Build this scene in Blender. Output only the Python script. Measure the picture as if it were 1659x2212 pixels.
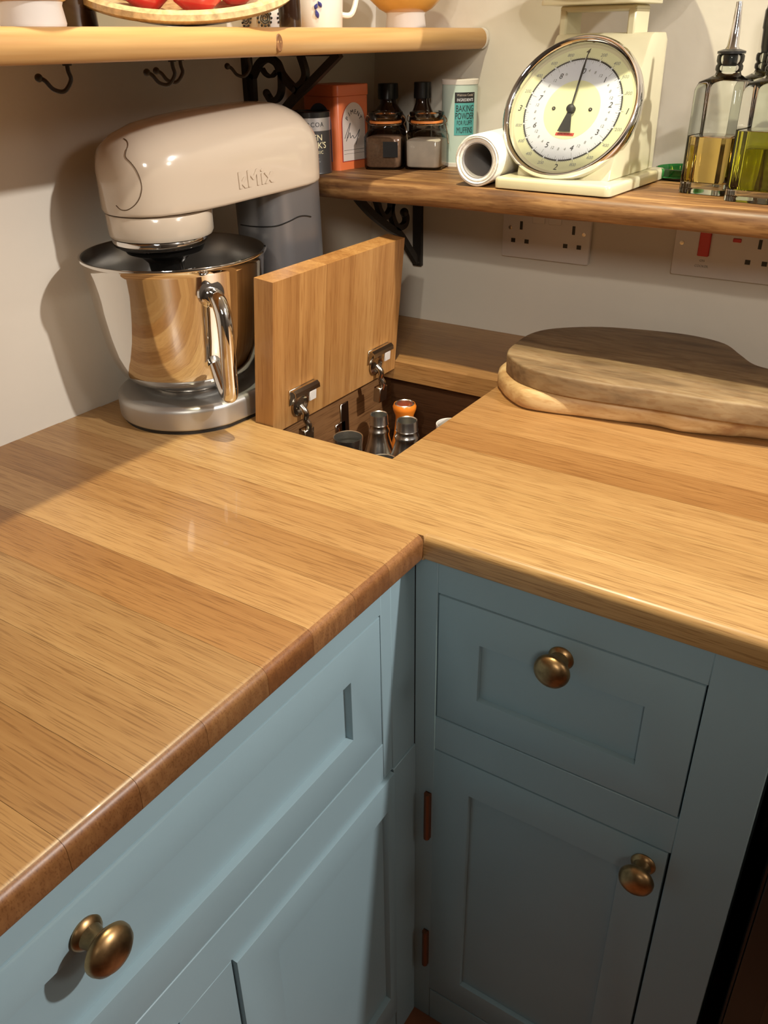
import bpy, bmesh, math, random
from mathutils import Vector, Matrix
from mathutils.bvhtree import BVHTree
random.seed(7)
for o in list(bpy.data.objects): bpy.data.objects.remove(o)
SC = bpy.context.scene
COL = SC.collection
PI = math.pi

# ------------------------------------------------------------------ camera
# z = 0 is the top of the worktop; x runs along the back wall, y towards it
YAW, PITCH, ROLL = -0.58115, 0.50889, -0.01598
CAM = Vector((0.36780, -0.63138, 0.43503))
FPX = 1829.13
_f = Vector((math.sin(YAW)*math.cos(PITCH), math.cos(YAW)*math.cos(PITCH), -math.sin(PITCH)))
_r0 = Vector((math.cos(YAW), -math.sin(YAW), 0)); _u0 = _r0.cross(_f)
_r = math.cos(ROLL)*_r0 + math.sin(ROLL)*_u0
_u = -math.sin(ROLL)*_r0 + math.cos(ROLL)*_u0
cd = bpy.data.cameras.new('camera'); cam = bpy.data.objects.new('camera', cd); COL.objects.link(cam)
M = Matrix((( _r.x, _u.x, -_f.x, CAM.x), (_r.y, _u.y, -_f.y, CAM.y), (_r.z, _u.z, -_f.z, CAM.z), (0, 0, 0, 1)))
cam.matrix_world = M
cd.sensor_fit = 'HORIZONTAL'; cd.sensor_width = 36; cd.lens = 36*FPX/1659
cd.clip_start = 0.02; cd.clip_end = 30
SC.camera = cam

# ------------------------------------------------------------------ world, lamps, exposure
w = bpy.data.worlds.new('world'); SC.world = w; w.use_nodes = True
w.node_tree.nodes['Background'].inputs[0].default_value = (0.8, 0.85, 1, 1)
w.node_tree.nodes['Background'].inputs[1].default_value = 0.02
SC.view_settings.view_transform = 'Standard'; SC.view_settings.look = 'None'
SC.view_settings.gamma = 1; SC.view_settings.use_curve_mapping = False
SC.view_settings.exposure = 0.25

def spot(name, loc, aim, energy, color, cone, blend, radius):
    l = bpy.data.lights.new(name, 'SPOT'); l.energy = energy; l.color = color
    l.spot_size = math.radians(cone); l.spot_blend = blend; l.shadow_soft_size = radius
    o = bpy.data.objects.new(name, l); COL.objects.link(o); o.location = loc
    o.rotation_euler = (Vector(aim)-Vector(loc)).to_track_quat('-Z', 'Y').to_euler()
    return o
spot('ceiling_spot_over_corner', (-0.05, 0.085, 1.30), (0.02, 0.11, 0), 60, (1.0, 0.925, 0.65), 92, 1.0, 0.016)
spot('ceiling_spot_over_right_run', (1.45, 0.20, 1.27), (-0.35, -0.10, 0.0), 106, (1.0, 0.955, 0.91), 80, 0.9, 0.030)
spot('ceiling_spot_behind_camera', (0.60, -1.60, 1.27), (-0.25, 0.65, 0.55), 27, (1.0, 0.92, 0.80), 44, 0.6, 0.020)
spot('soft_fill_spot', (0.95, -1.75, 1.18), (-0.10, 0.65, 0.40), 58, (1.0, 0.93, 0.82), 50, 1.0, 0.20)  # added fill spot, no real lamp; lifts the shade on the back wall
# added point light with no real fitting, softens the shadows
gl = bpy.data.lights.new('fill_point', 'POINT'); gl.energy = 14; gl.color = (1.0, 0.93, 0.86); gl.shadow_soft_size = 0.16
go = bpy.data.objects.new('fill_point', gl); COL.objects.link(go); go.location = (1.95, -0.05, 1.05)

# ------------------------------------------------------------------ helpers
def nbm(): return bmesh.new()

def box(bm, a, b, bev=0.0, seg=2):
    x0, y0, z0 = [min(p, q) for p, q in zip(a, b)]; x1, y1, z1 = [max(p, q) for p, q in zip(a, b)]
    v = [bm.verts.new(c) for c in ((x0,y0,z0),(x1,y0,z0),(x1,y1,z0),(x0,y1,z0),(x0,y0,z1),(x1,y0,z1),(x1,y1,z1),(x0,y1,z1))]
    fs = [bm.faces.new([v[i] for i in q]) for q in ((3,2,1,0),(4,5,6,7),(0,1,5,4),(1,2,6,5),(2,3,7,6),(3,0,4,7))]
    if bev > 0:
        es = list({e for f in fs for e in f.edges})
        bmesh.ops.bevel(bm, geom=es, offset=bev, segments=seg, affect='EDGES', profile=0.5)
    return bm

def loft(bm, rings, cap0=True, cap1=True, closed=True):
    R = [[bm.verts.new(p) for p in r] for r in rings]
    n = len(R[0])
    for a, b in zip(R[:-1], R[1:]):
        for i in range(n if closed else n-1):
            j = (i+1) % n
            try: bm.faces.new((a[i], a[j], b[j], b[i]))
            except ValueError: pass
    if cap0: bm.faces.new(R[0][::-1])
    if cap1: bm.faces.new(R[-1])
    return R

def lathe(bm, prof, seg=48, cx=0, cy=0, closed=False):
    """revolve (r, z) around z; closed = the profile is a loop (ring solid)"""
    rings = []
    for r, z in prof:
        if r < 1e-6: rings.append([bm.verts.new((cx, cy, z))])
        else: rings.append([bm.verts.new((cx+r*math.cos(2*PI*i/seg), cy+r*math.sin(2*PI*i/seg), z)) for i in range(seg)])
    pairs = list(zip(rings[:-1], rings[1:]))
    if closed: pairs.append((rings[-1], rings[0]))
    for a, b in pairs:
        for i in range(seg):
            j = (i+1) % seg
            if len(a) == 1 and len(b) == 1: continue
            if len(a) == 1: bm.faces.new((a[0], b[j], b[i]))
            elif len(b) == 1: bm.faces.new((a[i], a[j], b[0]))
            else: bm.faces.new((a[i], a[j], b[j], b[i]))
    return bm

def smooth_path(pts, n=6, closed=False):
    pts = [Vector(p) for p in pts]; out = []
    m = len(pts)
    for i in range(m if closed else m-1):
        p0 = pts[(i-1) % m] if (closed or i > 0) else pts[0]
        p1 = pts[i]; p2 = pts[(i+1) % m]
        p3 = pts[(i+2) % m] if (closed or i+2 < m) else pts[-1]
        for k in range(n):
            t = k/n
            out.append(0.5*((2*p1)+(p2-p0)*t+(2*p0-5*p1+4*p2-p3)*t*t+(3*p1-p0-3*p2+p3)*t**3))
    if not closed: out.append(pts[-1])
    return out

def tube(bm, pts, r, seg=10, closed=False, flat=None):
    pts = [Vector(p) for p in pts]; n = len(pts)
    rad = r if isinstance(r, (list, tuple)) else [r]*n
    rings = []; up = None
    for i, p in enumerate(pts):
        a = pts[(i-1) % n] if (closed or i > 0) else p
        b = pts[(i+1) % n] if (closed or i < n-1) else p
        t = (b-a).normalized()
        if up is None:
            up = Vector((0, 0, 1)) if abs(t.z) < 0.9 else Vector((1, 0, 0))
        s = t.cross(up)
        if s.length < 1e-5: s = t.orthogonal()
        s.normalize(); up = s.cross(t).normalized()
        rings.append([p + rad[i]*(math.cos(2*PI*k/seg)*s + math.sin(2*PI*k/seg)*up) for k in range(seg)])
    if closed:
        R = loft(bm, rings, False, False)
        a, b = R[-1], R[0]
        # align the seam
        best = min(range(seg), key=lambda o: sum((a[k].co-b[(k+o) % seg].co).length for k in range(seg)))
        for k in range(seg):
            try: bm.faces.new((a[k], a[(k+1) % seg], b[(k+1+best) % seg], b[(k+best) % seg]))
            except ValueError: pass
    else:
        loft(bm, rings)
    return bm

def prism(bm, poly, z0, z1, bev=0.0, seg=3, bevb=0.0):
    """extrude a plan polygon, with rounded top (and bottom) edges made by inset rings"""
    P = [Vector((p[0], p[1], 0)) for p in poly]
    area = sum(P[i].x*P[(i+1) % len(P)].y-P[(i+1) % len(P)].x*P[i].y for i in range(len(P)))
    if area < 0: P.reverse()
    n = len(P)
    nor = []
    for i in range(n):
        e0 = (P[i]-P[i-1]).normalized(); e1 = (P[(i+1) % n]-P[i]).normalized()
        n0 = Vector((e0.y, -e0.x, 0)); n1 = Vector((e1.y, -e1.x, 0))
        v = n0+n1
        v = v.normalized() if v.length > 1e-6 else n0
        nor.append(v/max(0.5, v.dot(n0)))
    rings = []
    def ring(ins, z): rings.append([p-nn*ins+Vector((0, 0, z)) for p, nn in zip(P, nor)])
    if bevb > 0:
        for k in range(seg):
            a = k/seg*PI/2; ring(bevb*(1-math.sin(a)), z0+bevb*(1-math.cos(a)))
        ring(0, z0+bevb)
    else: ring(0, z0)
    if bev > 0:
        ring(0, z1-bev)
        for k in range(1, seg+1):
            a = k/seg*PI/2; ring(bev*(1-math.cos(a)), z1-bev+bev*math.sin(a))
    else: ring(0, z1)
    loft(bm, rings)
    return bm

def xform(bm, mat, verts=None):
    bmesh.ops.transform(bm, matrix=mat, verts=verts or bm.verts); return bm

def finish(bm, ang=38):
    bmesh.ops.recalc_face_normals(bm, faces=bm.faces)
    lim = math.radians(ang)
    for f in bm.faces: f.smooth = True
    for e in bm.edges:
        e.smooth = not (len(e.link_faces) == 2 and e.calc_face_angle(0) > lim)

def obj(name, bm, mat, parent=None, world=False, mloc=None, ang=38):
    finish(bm, ang)
    me = bpy.data.meshes.new(name); bm.to_mesh(me); bm.free()
    o = bpy.data.objects.new(name, me); COL.objects.link(o)
    me.materials.append(mat)
    if parent:
        o.parent = parent
        if world:
            o.location = -Vector(parent.location)
    if mloc is not None: o.matrix_local = mloc
    return o

def tag(o, label=None, cat=None, group=None, kind=None):
    if label: o['label'] = label
    if cat: o['category'] = cat
    if group: o['group'] = group
    if kind: o['kind'] = kind
    return o

def thing(name, label, cat, loc=(0, 0, 0), rz=0, group=None):
    o = bpy.data.objects.new(name, None); COL.objects.link(o)
    o.empty_display_size = 0.03
    o.location = loc; o.rotation_euler = (0, 0, rz)
    return tag(o, label, cat, group)

_tc = {}
def text_bm(s, size, ext=0.0003, spacing=1.0, shear=0.0, xs=1.0, align='CENTER', off=0.0):
    cu = bpy.data.curves.new('t', 'FONT'); cu.body = s; cu.size = size; cu.align_x = align; cu.align_y = 'CENTER'
    cu.extrude = ext; cu.offset = off; cu.space_character = spacing; cu.shear = shear; cu.resolution_u = 3
    o = bpy.data.objects.new('t', cu); COL.objects.link(o)
    dg = bpy.context.evaluated_depsgraph_get(); dg.update()
    me = bpy.data.meshes.new_from_object(o.evaluated_get(dg))
    bpy.data.objects.remove(o); bpy.data.curves.remove(cu)
    bm = nbm(); bm.from_mesh(me); bpy.data.meshes.remove(me)
    if xs != 1.0: xform(bm, Matrix.Diagonal((xs, 1, 1, 1)))
    return bm

def merge(dst, src):
    me = bpy.data.meshes.new('m'); src.to_mesh(me); src.free(); dst.from_mesh(me); bpy.data.meshes.remove(me); return dst

def wrap(bm, R, az, z):
    """lay a flat text (x right, y up, z out) on an upright cylinder of radius R, facing azimuth az"""
    for v in bm.verts:
        a = az + v.co.x/R; rr = R+v.co.z
        v.co = Vector((rr*math.cos(a), rr*math.sin(a), z+v.co.y))
    return bm

def wrap_patch(R, az, half, z0, z1, th=0.0004, n=16):
    bm = nbm(); rings = []
    for i in range(n+1):
        a = az-half+2*half*i/n; c, s = math.cos(a), math.sin(a)
        rings.append([(R*c, R*s, z0), ((R+th)*c, (R+th)*s, z0), ((R+th)*c, (R+th)*s, z1), (R*c, R*s, z1)])
    loft(bm, rings); return bm

def rrect(hx, hy, r, n=5, cx=0, cy=0):
    out = []
    for sx, sy, a0 in ((1, 1, 0), (-1, 1, PI/2), (-1, -1, PI), (1, -1, 3*PI/2)):
        for k in range(n+1):
            a = a0+k/n*PI/2
            out.append((cx+sx*(hx-r)+r*math.cos(a), cy+sy*(hy-r)+r*math.sin(a)))
    return out

def pix(u, v):
    return (_f+_r*((u-829.5)/FPX)-_u*((v-1106)/FPX)).normalized()

# ------------------------------------------------------------------ materials
def mat_new(name):
    m = bpy.data.materials.new(name); m.use_nodes = True
    return m, m.node_tree, m.node_tree.nodes['Principled BSDF']

def setp(p, **k):
    names = {'col': 'Base Color', 'rough': 'Roughness', 'metal': 'Metallic', 'trans': 'Transmission Weight', 'ior': 'IOR',
             'coat': 'Coat Weight', 'spec': 'Specular IOR Level', 'sub': 'Subsurface Weight'}
    for a, b in k.items():
        p.inputs[names[a]].default_value = (*b, 1) if a == 'col' else b

def plain(name, col, rough=0.5, metal=0.0, bump=0.0, bscale=200, var=0.0, vscale=8, coat=0.0, spec=0.5):
    m, nt, p = mat_new(name); setp(p, col=col, rough=rough, metal=metal, coat=coat, spec=spec)
    if bump or var:
        tc = nt.nodes.new('ShaderNodeTexCoord')
        if bump:
            n = nt.nodes.new('ShaderNodeTexNoise'); n.inputs['Scale'].default_value = bscale; n.inputs['Detail'].default_value = 4
            b = nt.nodes.new('ShaderNodeBump'); b.inputs['Strength'].default_value = bump; b.inputs['Distance'].default_value = 0.002
            nt.links.new(tc.outputs['Object'], n.inputs['Vector']); nt.links.new(n.outputs['Fac'], b.inputs['Height'])
            nt.links.new(b.outputs['Normal'], p.inputs['Normal'])
        if var:
            n = nt.nodes.new('ShaderNodeTexNoise'); n.inputs['Scale'].default_value = vscale; n.inputs['Detail'].default_value = 5
            r = nt.nodes.new('ShaderNodeValToRGB')
            r.color_ramp.elements[0].position = 0.3; r.color_ramp.elements[1].position = 0.7
            r.color_ramp.elements[0].color = (*[c*(1-var) for c in col], 1); r.color_ramp.elements[1].color = (*[min(1, c*(1+var)) for c in col], 1)
            nt.links.new(tc.outputs['Object'], n.inputs['Vector']); nt.links.new(n.outputs['Fac'], r.inputs['Fac'])
            nt.links.new(r.outputs['Color'], p.inputs['Base Color'])
    return m

def wood(name, dark, mid, light, axis=0, rough=0.4, fine=55, broad=11, pores=0.35, along=1.6, swirl=0.0, tint=True, coat=0.0, contrast=1.0):
    m, nt, p = mat_new(name); setp(p, rough=rough, coat=coat)
    N, L = nt.nodes.new, nt.links.new
    tc = N('ShaderNodeTexCoord'); oi = N('ShaderNodeObjectInfo')
    mul = N('ShaderNodeMath'); mul.operation = 'MULTIPLY'; mul.inputs[1].default_value = 13.7
    L(oi.outputs['Random'], mul.inputs[0])
    add = N('ShaderNodeVectorMath'); add.operation = 'ADD'
    L(tc.outputs['Object'], add.inputs[0]); L(mul.outputs[0], add.inputs[1])
    def noise(al, ac, detail, dist):
        mp = N('ShaderNodeMapping'); s = [ac]*3; s[axis] = al; mp.inputs['Scale'].default_value = s
        n = N('ShaderNodeTexNoise'); n.inputs['Scale'].default_value = 1; n.inputs['Detail'].default_value = detail
        n.inputs['Distortion'].default_value = dist
        L(add.outputs[0], mp.inputs['Vector']); L(mp.outputs[0], n.inputs['Vector']); return n
    nb = noise(along, broad, 3, 0.6+swirl); nf = noise(along*2.2, fine*2.2, 5, 0.3+swirl*0.3); npz = noise(along*14, fine*9, 2, 0)
    mx = N('ShaderNodeMath'); mx.operation = 'MULTIPLY_ADD'; mx.inputs[1].default_value = 0.5
    m2 = N('ShaderNodeMath'); m2.operation = 'MULTIPLY'; m2.inputs[1].default_value = 0.5
    L(nf.outputs['Fac'], m2.inputs[0]); L(nb.outputs['Fac'], mx.inputs[0]); L(m2.outputs[0], mx.inputs[2])
    r = N('ShaderNodeValToRGB'); cr = r.color_ramp
    h = 0.17/contrast
    cr.elements[0].position = 0.5-h; cr.elements[0].color = (*dark, 1); cr.elements[1].position = 0.5+h; cr.elements[1].color = (*light, 1)
    e = cr.elements.new(0.5); e.color = (*mid, 1)
    L(mx.outputs[0], r.inputs['Fac'])
    col = r.outputs['Color']
    if pores:
        pr = N('ShaderNodeValToRGB'); pr.color_ramp.elements[0].position = 0.36; pr.color_ramp.elements[1].position = 0.47
        v = 1-pores; pr.color_ramp.elements[0].color = (v, v*0.92, v*0.85, 1); pr.color_ramp.elements[1].color = (1, 1, 1, 1)
        L(npz.outputs['Fac'], pr.inputs['Fac'])
        mm = N('ShaderNodeMix'); mm.data_type = 'RGBA'; mm.blend_type = 'MULTIPLY'; mm.inputs[0].default_value = 1
        L(col, mm.inputs[6]); L(pr.outputs['Color'], mm.inputs[7]); col = mm.outputs[2]
    if tint:
        mm = N('ShaderNodeMix'); mm.data_type = 'RGBA'; mm.blend_type = 'MULTIPLY'; mm.inputs[0].default_value = 1
        L(col, mm.inputs[6]); L(oi.outputs['Color'], mm.inputs[7]); col = mm.outputs[2]
    L(col, p.inputs['Base Color'])
    b = N('ShaderNodeBump'); b.inputs['Strength'].default_value = 0.12; b.inputs['Distance'].default_value = 0.0006
    L(nf.outputs['Fac'], b.inputs['Height']); L(b.outputs['Normal'], p.inputs['Normal'])
    return m

def thin_glass(name, col=(0.95, 0.97, 0.95), ior=1.45, rough=0.02):
    m, nt, p = mat_new(name); nt.nodes.remove(p)
    N, L = nt.nodes.new, nt.links.new
    out = [n for n in nt.nodes if n.type == 'OUTPUT_MATERIAL'][0]
    t = N('ShaderNodeBsdfTransparent'); t.inputs[0].default_value = (*col, 1)
    g = N('ShaderNodeBsdfGlossy'); g.inputs['Roughness'].default_value = rough
    fr = N('ShaderNodeFresnel'); fr.inputs['IOR'].default_value = ior
    mx = N('ShaderNodeMixShader'); L(fr.outputs[0], mx.inputs[0]); L(t.outputs[0], mx.inputs[1]); L(g.outputs[0], mx.inputs[2])
    L(mx.outputs[0], out.inputs['Surface']); return m

def glass(name, col=(1, 1, 1), ior=1.45, rough=0.0):
    m, nt, p = mat_new(name); setp(p, col=col, rough=rough, trans=1.0, ior=ior); return m

MT = {}
MT['wall'] = plain('painted_plaster', (0.68, 0.625, 0.53), 0.75, bump=0.25, bscale=45, var=0.03, vscale=5)
MT['wall_back'] = MT['wall']
MT['wall_far'] = plain('bounce_cut_wall_paint', (0.30, 0.27, 0.24), 0.8)  # unseen walls coloured dark so less light bounces onto the cabinets
MT['ceiling'] = plain('ceiling_paint', (0.75, 0.72, 0.66), 0.9)
MT['tile'] = plain('terracotta', (0.19, 0.065, 0.025), 0.5, var=0.2, vscale=20)
MT['oak'] = wood('oiled_oak', (0.325, 0.162, 0.056), (0.425, 0.236, 0.090), (0.52, 0.312, 0.130), axis=0, rough=0.36, coat=0.05, pores=0.30, contrast=0.70, fine=85, broad=14)
MT['oak_end'] = wood('oak_end_grain', (0.20, 0.085, 0.028), (0.27, 0.12, 0.042), (0.34, 0.165, 0.06), axis=2, rough=0.4, pores=0.25, fine=90, along=30)
MT['oakz'] = wood('oiled_oak_upright', (0.31, 0.14, 0.042), (0.43, 0.215, 0.07), (0.54, 0.295, 0.105), axis=2, rough=0.36, pores=0.18, contrast=0.9)
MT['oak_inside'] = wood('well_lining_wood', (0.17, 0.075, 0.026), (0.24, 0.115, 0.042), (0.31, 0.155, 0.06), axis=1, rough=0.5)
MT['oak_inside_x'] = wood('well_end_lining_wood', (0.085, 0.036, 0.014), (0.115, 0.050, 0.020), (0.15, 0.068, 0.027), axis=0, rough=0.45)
MT['pine'] = wood('waxed_pine', (0.34, 0.155, 0.05), (0.48, 0.265, 0.095), (0.60, 0.375, 0.155), axis=1, rough=0.4, fine=30, broad=22, pores=0.0, along=1.0, coat=0.1, contrast=1.2)
MT['knot'] = plain('pine_knot', (0.20, 0.085, 0.03), 0.5, var=0.35, vscale=120)
MT['oldpine'] = wood('old_shelf_wood', (0.11, 0.048, 0.019), (0.22, 0.105, 0.038), (0.40, 0.22, 0.085), axis=0, rough=0.45, fine=42, broad=24, pores=0.25, along=3.2, swirl=1.3, contrast=1.35)
MT['olive'] = wood('grey_brown_board', (0.15, 0.092, 0.045), (0.27, 0.175, 0.088), (0.38, 0.265, 0.14), axis=0, rough=0.6, fine=26, broad=13, pores=0.1, along=4, swirl=2.5)
MT['olive2'] = wood('pale_live_edge_board', (0.40, 0.20, 0.08), (0.62, 0.40, 0.18), (0.76, 0.55, 0.29), axis=0, rough=0.5, fine=26, broad=16, pores=0.1, along=3, swirl=1.6)
MT['paint'] = plain('blue_grey_paint', (0.285, 0.400, 0.445), 0.42, bump=0.06, bscale=90, var=0.03, vscale=6)
MT['brass'] = plain('aged_brass', (0.40, 0.25, 0.115), 0.36, 1.0, var=0.45, vscale=70)
MT['hinge_brown'] = plain('copper_hinge', (0.20, 0.075, 0.035), 0.45, 0.6)
MT['black'] = plain('black_plastic', (0.012, 0.012, 0.012), 0.35)
MT['iron'] = plain('cast_iron', (0.022, 0.017, 0.013), 0.5, 0.3, bump=0.1, bscale=300)
MT['cream_gloss'] = plain('cream_enamel', (0.60, 0.50, 0.385), 0.16, coat=0.4)
MT['cream_dark'] = plain('cream_enamel_shadow_gap', (0.10, 0.06, 0.03), 0.6)
MT['steel'] = plain('polished_steel', (0.74, 0.72, 0.69), 0.045, 1.0)
MT['steel_in'] = plain('brushed_steel', (0.40, 0.385, 0.36), 0.30, 1.0)
MT['chrome'] = plain('chrome', (0.80, 0.79, 0.78), 0.05, 1.0)
MT['nickel'] = plain('nickel_plate', (0.55, 0.50, 0.43), 0.22, 1.0)
MT['silver'] = plain('silver_paint', (0.30, 0.295, 0.30), 0.34, 0.75)
MT['silver_base'] = plain('silver_cast', (0.50, 0.49, 0.47), 0.40, 0.85)
MT['scale_cream'] = plain('scale_cream_paint', (0.72, 0.66, 0.43), 0.28, coat=0.2, var=0.04, vscale=30)
MT['dial_yellow'] = plain('dial_yellow', (0.86, 0.85, 0.52), 0.4)
MT['dial_white'] = plain('dial_white', (0.80, 0.82, 0.90), 0.4)
MT['ink'] = plain('ink', (0.02, 0.02, 0.022), 0.5)
MT['ink_grey'] = plain('grey_ink', (0.33, 0.33, 0.31), 0.6)
MT['red'] = plain('red_plastic', (0.62, 0.035, 0.03), 0.35)
MT['red_print'] = plain('red_print', (0.62, 0.07, 0.05), 0.5)
MT['red_dark'] = plain('red_print_dark', (0.30, 0.02, 0.02), 0.5)
MT['white_plastic'] = plain('white_plastic', (0.72, 0.67, 0.62), 0.35)
MT['paper'] = plain('paper_towel', (0.86, 0.82, 0.75), 0.9, bump=0.5, bscale=180)
MT['card'] = plain('grey_card', (0.36, 0.33, 0.31), 0.8)
MT['orange_tin'] = plain('orange_tin_paint', (0.62, 0.145, 0.045), 0.35)
MT['tin_label'] = plain('tin_label_print', (0.52, 0.44, 0.38), 0.5)
MT['navy'] = plain('navy_print', (0.05, 0.055, 0.09), 0.5)
MT['cocoa_body'] = plain('charcoal_label', (0.032, 0.028, 0.026), 0.4)
MT['gold'] = plain('pale_gold_print', (0.80, 0.72, 0.45), 0.4)
MT['tin_silver'] = plain('tin_silver', (0.55, 0.53, 0.52), 0.35, 0.8)
MT['tub'] = plain('pale_mint_card', (0.56, 0.69, 0.63), 0.45)
MT['tub_white'] = plain('white_card', (0.76, 0.72, 0.66), 0.5)
MT['teal'] = plain('teal_print', (0.10, 0.42, 0.43), 0.5)
MT['glass'] = thin_glass('jar_glass')
MT['dial_glass'] = thin_glass('dial_cover', (0.99, 0.99, 0.99))
MT['glass_thick'] = glass('thick_glass', (0.97, 1.0, 0.96))
MT['seal'] = plain('orange_rubber', (0.75, 0.24, 0.05), 0.5)
MT['spice_brown'] = plain('brown_spice', (0.19, 0.10, 0.055), 0.9, var=0.2, vscale=300)
MT['spice_white'] = plain('pale_powder', (0.62, 0.53, 0.46), 0.95, var=0.08, vscale=60)
MT['dark_glass'] = plain('dark_brown_glass', (0.022, 0.010, 0.006), 0.12, coat=0.3)
MT['oil_gold'] = glass('golden_oil', (0.86, 0.60, 0.20), 1.35)
MT['oil_green'] = glass('green_oil', (0.62, 0.60, 0.05), 1.35)
MT['green_glass'] = glass('green_glass', (0.05, 0.42, 0.12), 1.45)
MT['ceramic_white'] = plain('white_glaze', (0.74, 0.68, 0.62), 0.3, coat=0.3)
MT['ceramic_yellow'] = plain('ochre_glaze', (0.66, 0.36, 0.075), 0.28, coat=0.4, var=0.1, vscale=25)
MT['stoneware'] = plain('speckled_stoneware', (0.60, 0.43, 0.22), 0.22, coat=0.5, var=0.3, vscale=140)
MT['tomato'] = plain('red_skin', (0.52, 0.022, 0.022), 0.2, coat=0.4, var=0.2, vscale=30)
MT['cobalt'] = plain('cobalt_glaze', (0.03, 0.03, 0.16), 0.3)
MT['orange_enamel'] = plain('orange_enamel', (0.80, 0.22, 0.02), 0.3, coat=0.3)
MT['black_gloss'] = plain('black_gloss', (0.010, 0.009, 0.008), 0.25)
MT['oven_glass'] = plain('smoked_brown_glass', (0.03, 0.022, 0.010), 0.2)
MT['steel_dark'] = plain('worn_steel', (0.66, 0.64, 0.60), 0.27, 1.0)

# ------------------------------------------------------------------ the room
BACK = 0.648; FLOOR = -0.855; CEIL = 1.38
def wall_x(y, z=0.2):
    pts = [(-2.6, -0.560), (-0.09, -0.558), (0.10, -0.555), (0.30, -0.548), (0.45, -0.532), (0.56, -0.508), (0.648, -0.490), (0.9, -0.47)]
    x = pts[-1][1]
    for (a, b), (c, d) in zip(pts[:-1], pts[1:]):
        if y <= c:
            x = b+(d-b)*max(0, (y-a))/(c-a); break
    wgt = min(1, max(0, (y-0.25)/0.4))
    return x+wgt*0.055*min(max(z-0.16, 0), 0.5)

bm = nbm()
ys = [-2.6, -1.2, -0.4, -0.09, 0.0, 0.1, 0.2, 0.3, 0.38, 0.45, 0.5, 0.56, 0.6, 0.648, 0.70]
zs = [FLOOR, -0.3, 0.0, 0.16, 0.3, 0.45, 0.66, CEIL]
g = [[bm.verts.new((wall_x(y, z), y, z)) for y in ys] for z in zs]
h = [[bm.verts.new((-0.75, y, z)) for y in ys] for z in zs]
for i in range(len(zs)-1):
    for j in range(len(ys)-1):
        bm.faces.new((g[i][j], g[i][j+1], g[i+1][j+1], g[i+1][j])); bm.faces.new((h[i][j], h[i+1][j], h[i+1][j+1], h[i][j+1]))
for j in range(len(ys)-1):
    bm.faces.new((g[-1][j], g[-1][j+1], h[-1][j+1], h[-1][j])); bm.faces.new((g[0][j+1], g[0][j], h[0][j], h[0][j+1]))
for i in range(len(zs)-1):
    bm.faces.new((g[i][0], g[i+1][0], h[i+1][0], h[i][0])); bm.faces.new((g[i][-1], h[i][-1], h[i+1][-1], g[i+1][-1]))
tag(obj('wall_left', bm, MT['wall'], ang=60), 'cream painted plaster wall behind the stand mixer', kind='structure')
wb = tag(obj('wall_back', box(nbm(), (-0.75, BACK, FLOOR), (2.4, BACK+0.1, CEIL)), MT['wall_back']), 'cream painted plaster wall behind the shelf and sockets', kind='structure')
tag(obj('wall_right', box(nbm(), (2.3, -2.6, FLOOR), (2.4, BACK, CEIL)), MT['wall_far']), 'unseen wall, darkened to cut bounce light', kind='structure')
tag(obj('wall_front', box(nbm(), (-0.75, -2.7, FLOOR), (2.4, -2.6, CEIL)), MT['wall_far']), 'unseen wall, darkened to cut bounce light', kind='structure')
tag(obj('floor', box(nbm(), (-0.75, -2.7, FLOOR-0.05), (2.4, BACK+0.1, FLOOR)), MT['tile']), 'terracotta floor', kind='structure')
tag(obj('ceiling', box(nbm(), (-0.75, -2.7, CEIL), (2.4, BACK+0.1, CEIL+0.05)), MT['ceiling']), 'pale ceiling', kind='structure')

# ------------------------------------------------------------------ worktop of oak staves
T = 0.029
HX0, HX1, HY0, HY1 = -0.335, -0.122, 0.134, 0.432
wt = thing('worktop', 'L-shaped oiled oak worktop of glued staves with a square cut-out', 'worktop', (0, 0, -T))
def edge_prof(R=0.0085, rb=0.004):
    """rounded edge from the top face down: list of (outset from the full edge <= 0, z)"""
    pr = []
    for k in range(5):
        a = k/4*PI/2; pr.append((-R+R*math.sin(a), -R+R*math.cos(a)))
    for k in range(3):
        a = k/2*PI/2; pr.append((-rb+rb*math.cos(a), -T+rb-rb*math.sin(a)))
    return pr
EP = edge_prof()
def stave_x_end(y0, y1, x0, x1, tint):
    """stave along x with its rounded end at x1 (left run)"""
    g = 0.00015; bm = nbm()
    sec = [(x0, -T), (x0, 0)]+[(x1+o, z) for o, z in EP]
    loft(bm, [[(x, y, z) for x, z in sec] for y in (y0+g, y1-g)])
    o = obj('stave', bm, MT['oak'], wt, world=True); o.color = (*tint, 1); o.data.materials.append(MT['oak_end'])
    for f in o.data.polygons:
        if f.normal.x > 0.45 and f.normal.z < 0.85: f.material_index = 1
    return o
def stave_plain(y0, y1, x0, x1, tint):
    g = 0.00015
    o = obj('stave', box(nbm(), (x0, y0+g, -T), (x1, y1-g, 0)), MT['oak'], wt, world=True); o.color = (*tint, 1); return o
def stave_front(y1, x0, x1, tint):
    """front stave of the right run: square towards the corner, rounded along y = 0 to its right"""
    bm = nbm()
    def sec(x, rounded):
        if rounded: pr = [(-o, z) for o, z in EP]
        else: pr = [(0, z) for z in [-0.0001*k for k in range(5)]+[-T+0.0002, -T+0.0001, -T]]
        return [(x, y1, -T), (x, y1, 0)]+[(x, y, z) for y, z in pr]
    loft(bm, [sec(x0, False), sec(0.0, False), sec(0.0015, True), sec(x1, True)])
    o = obj('stave', bm, MT['oak'], wt, world=True); o.color = (*tint, 1); return o
seams = [-1.02, -0.95, -0.885, -0.815, -0.75, -0.69, -0.625, -0.56, -0.495, -0.44, -0.38, -0.314, -0.244, -0.184, -0.121, -0.064, 0.0]
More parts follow.
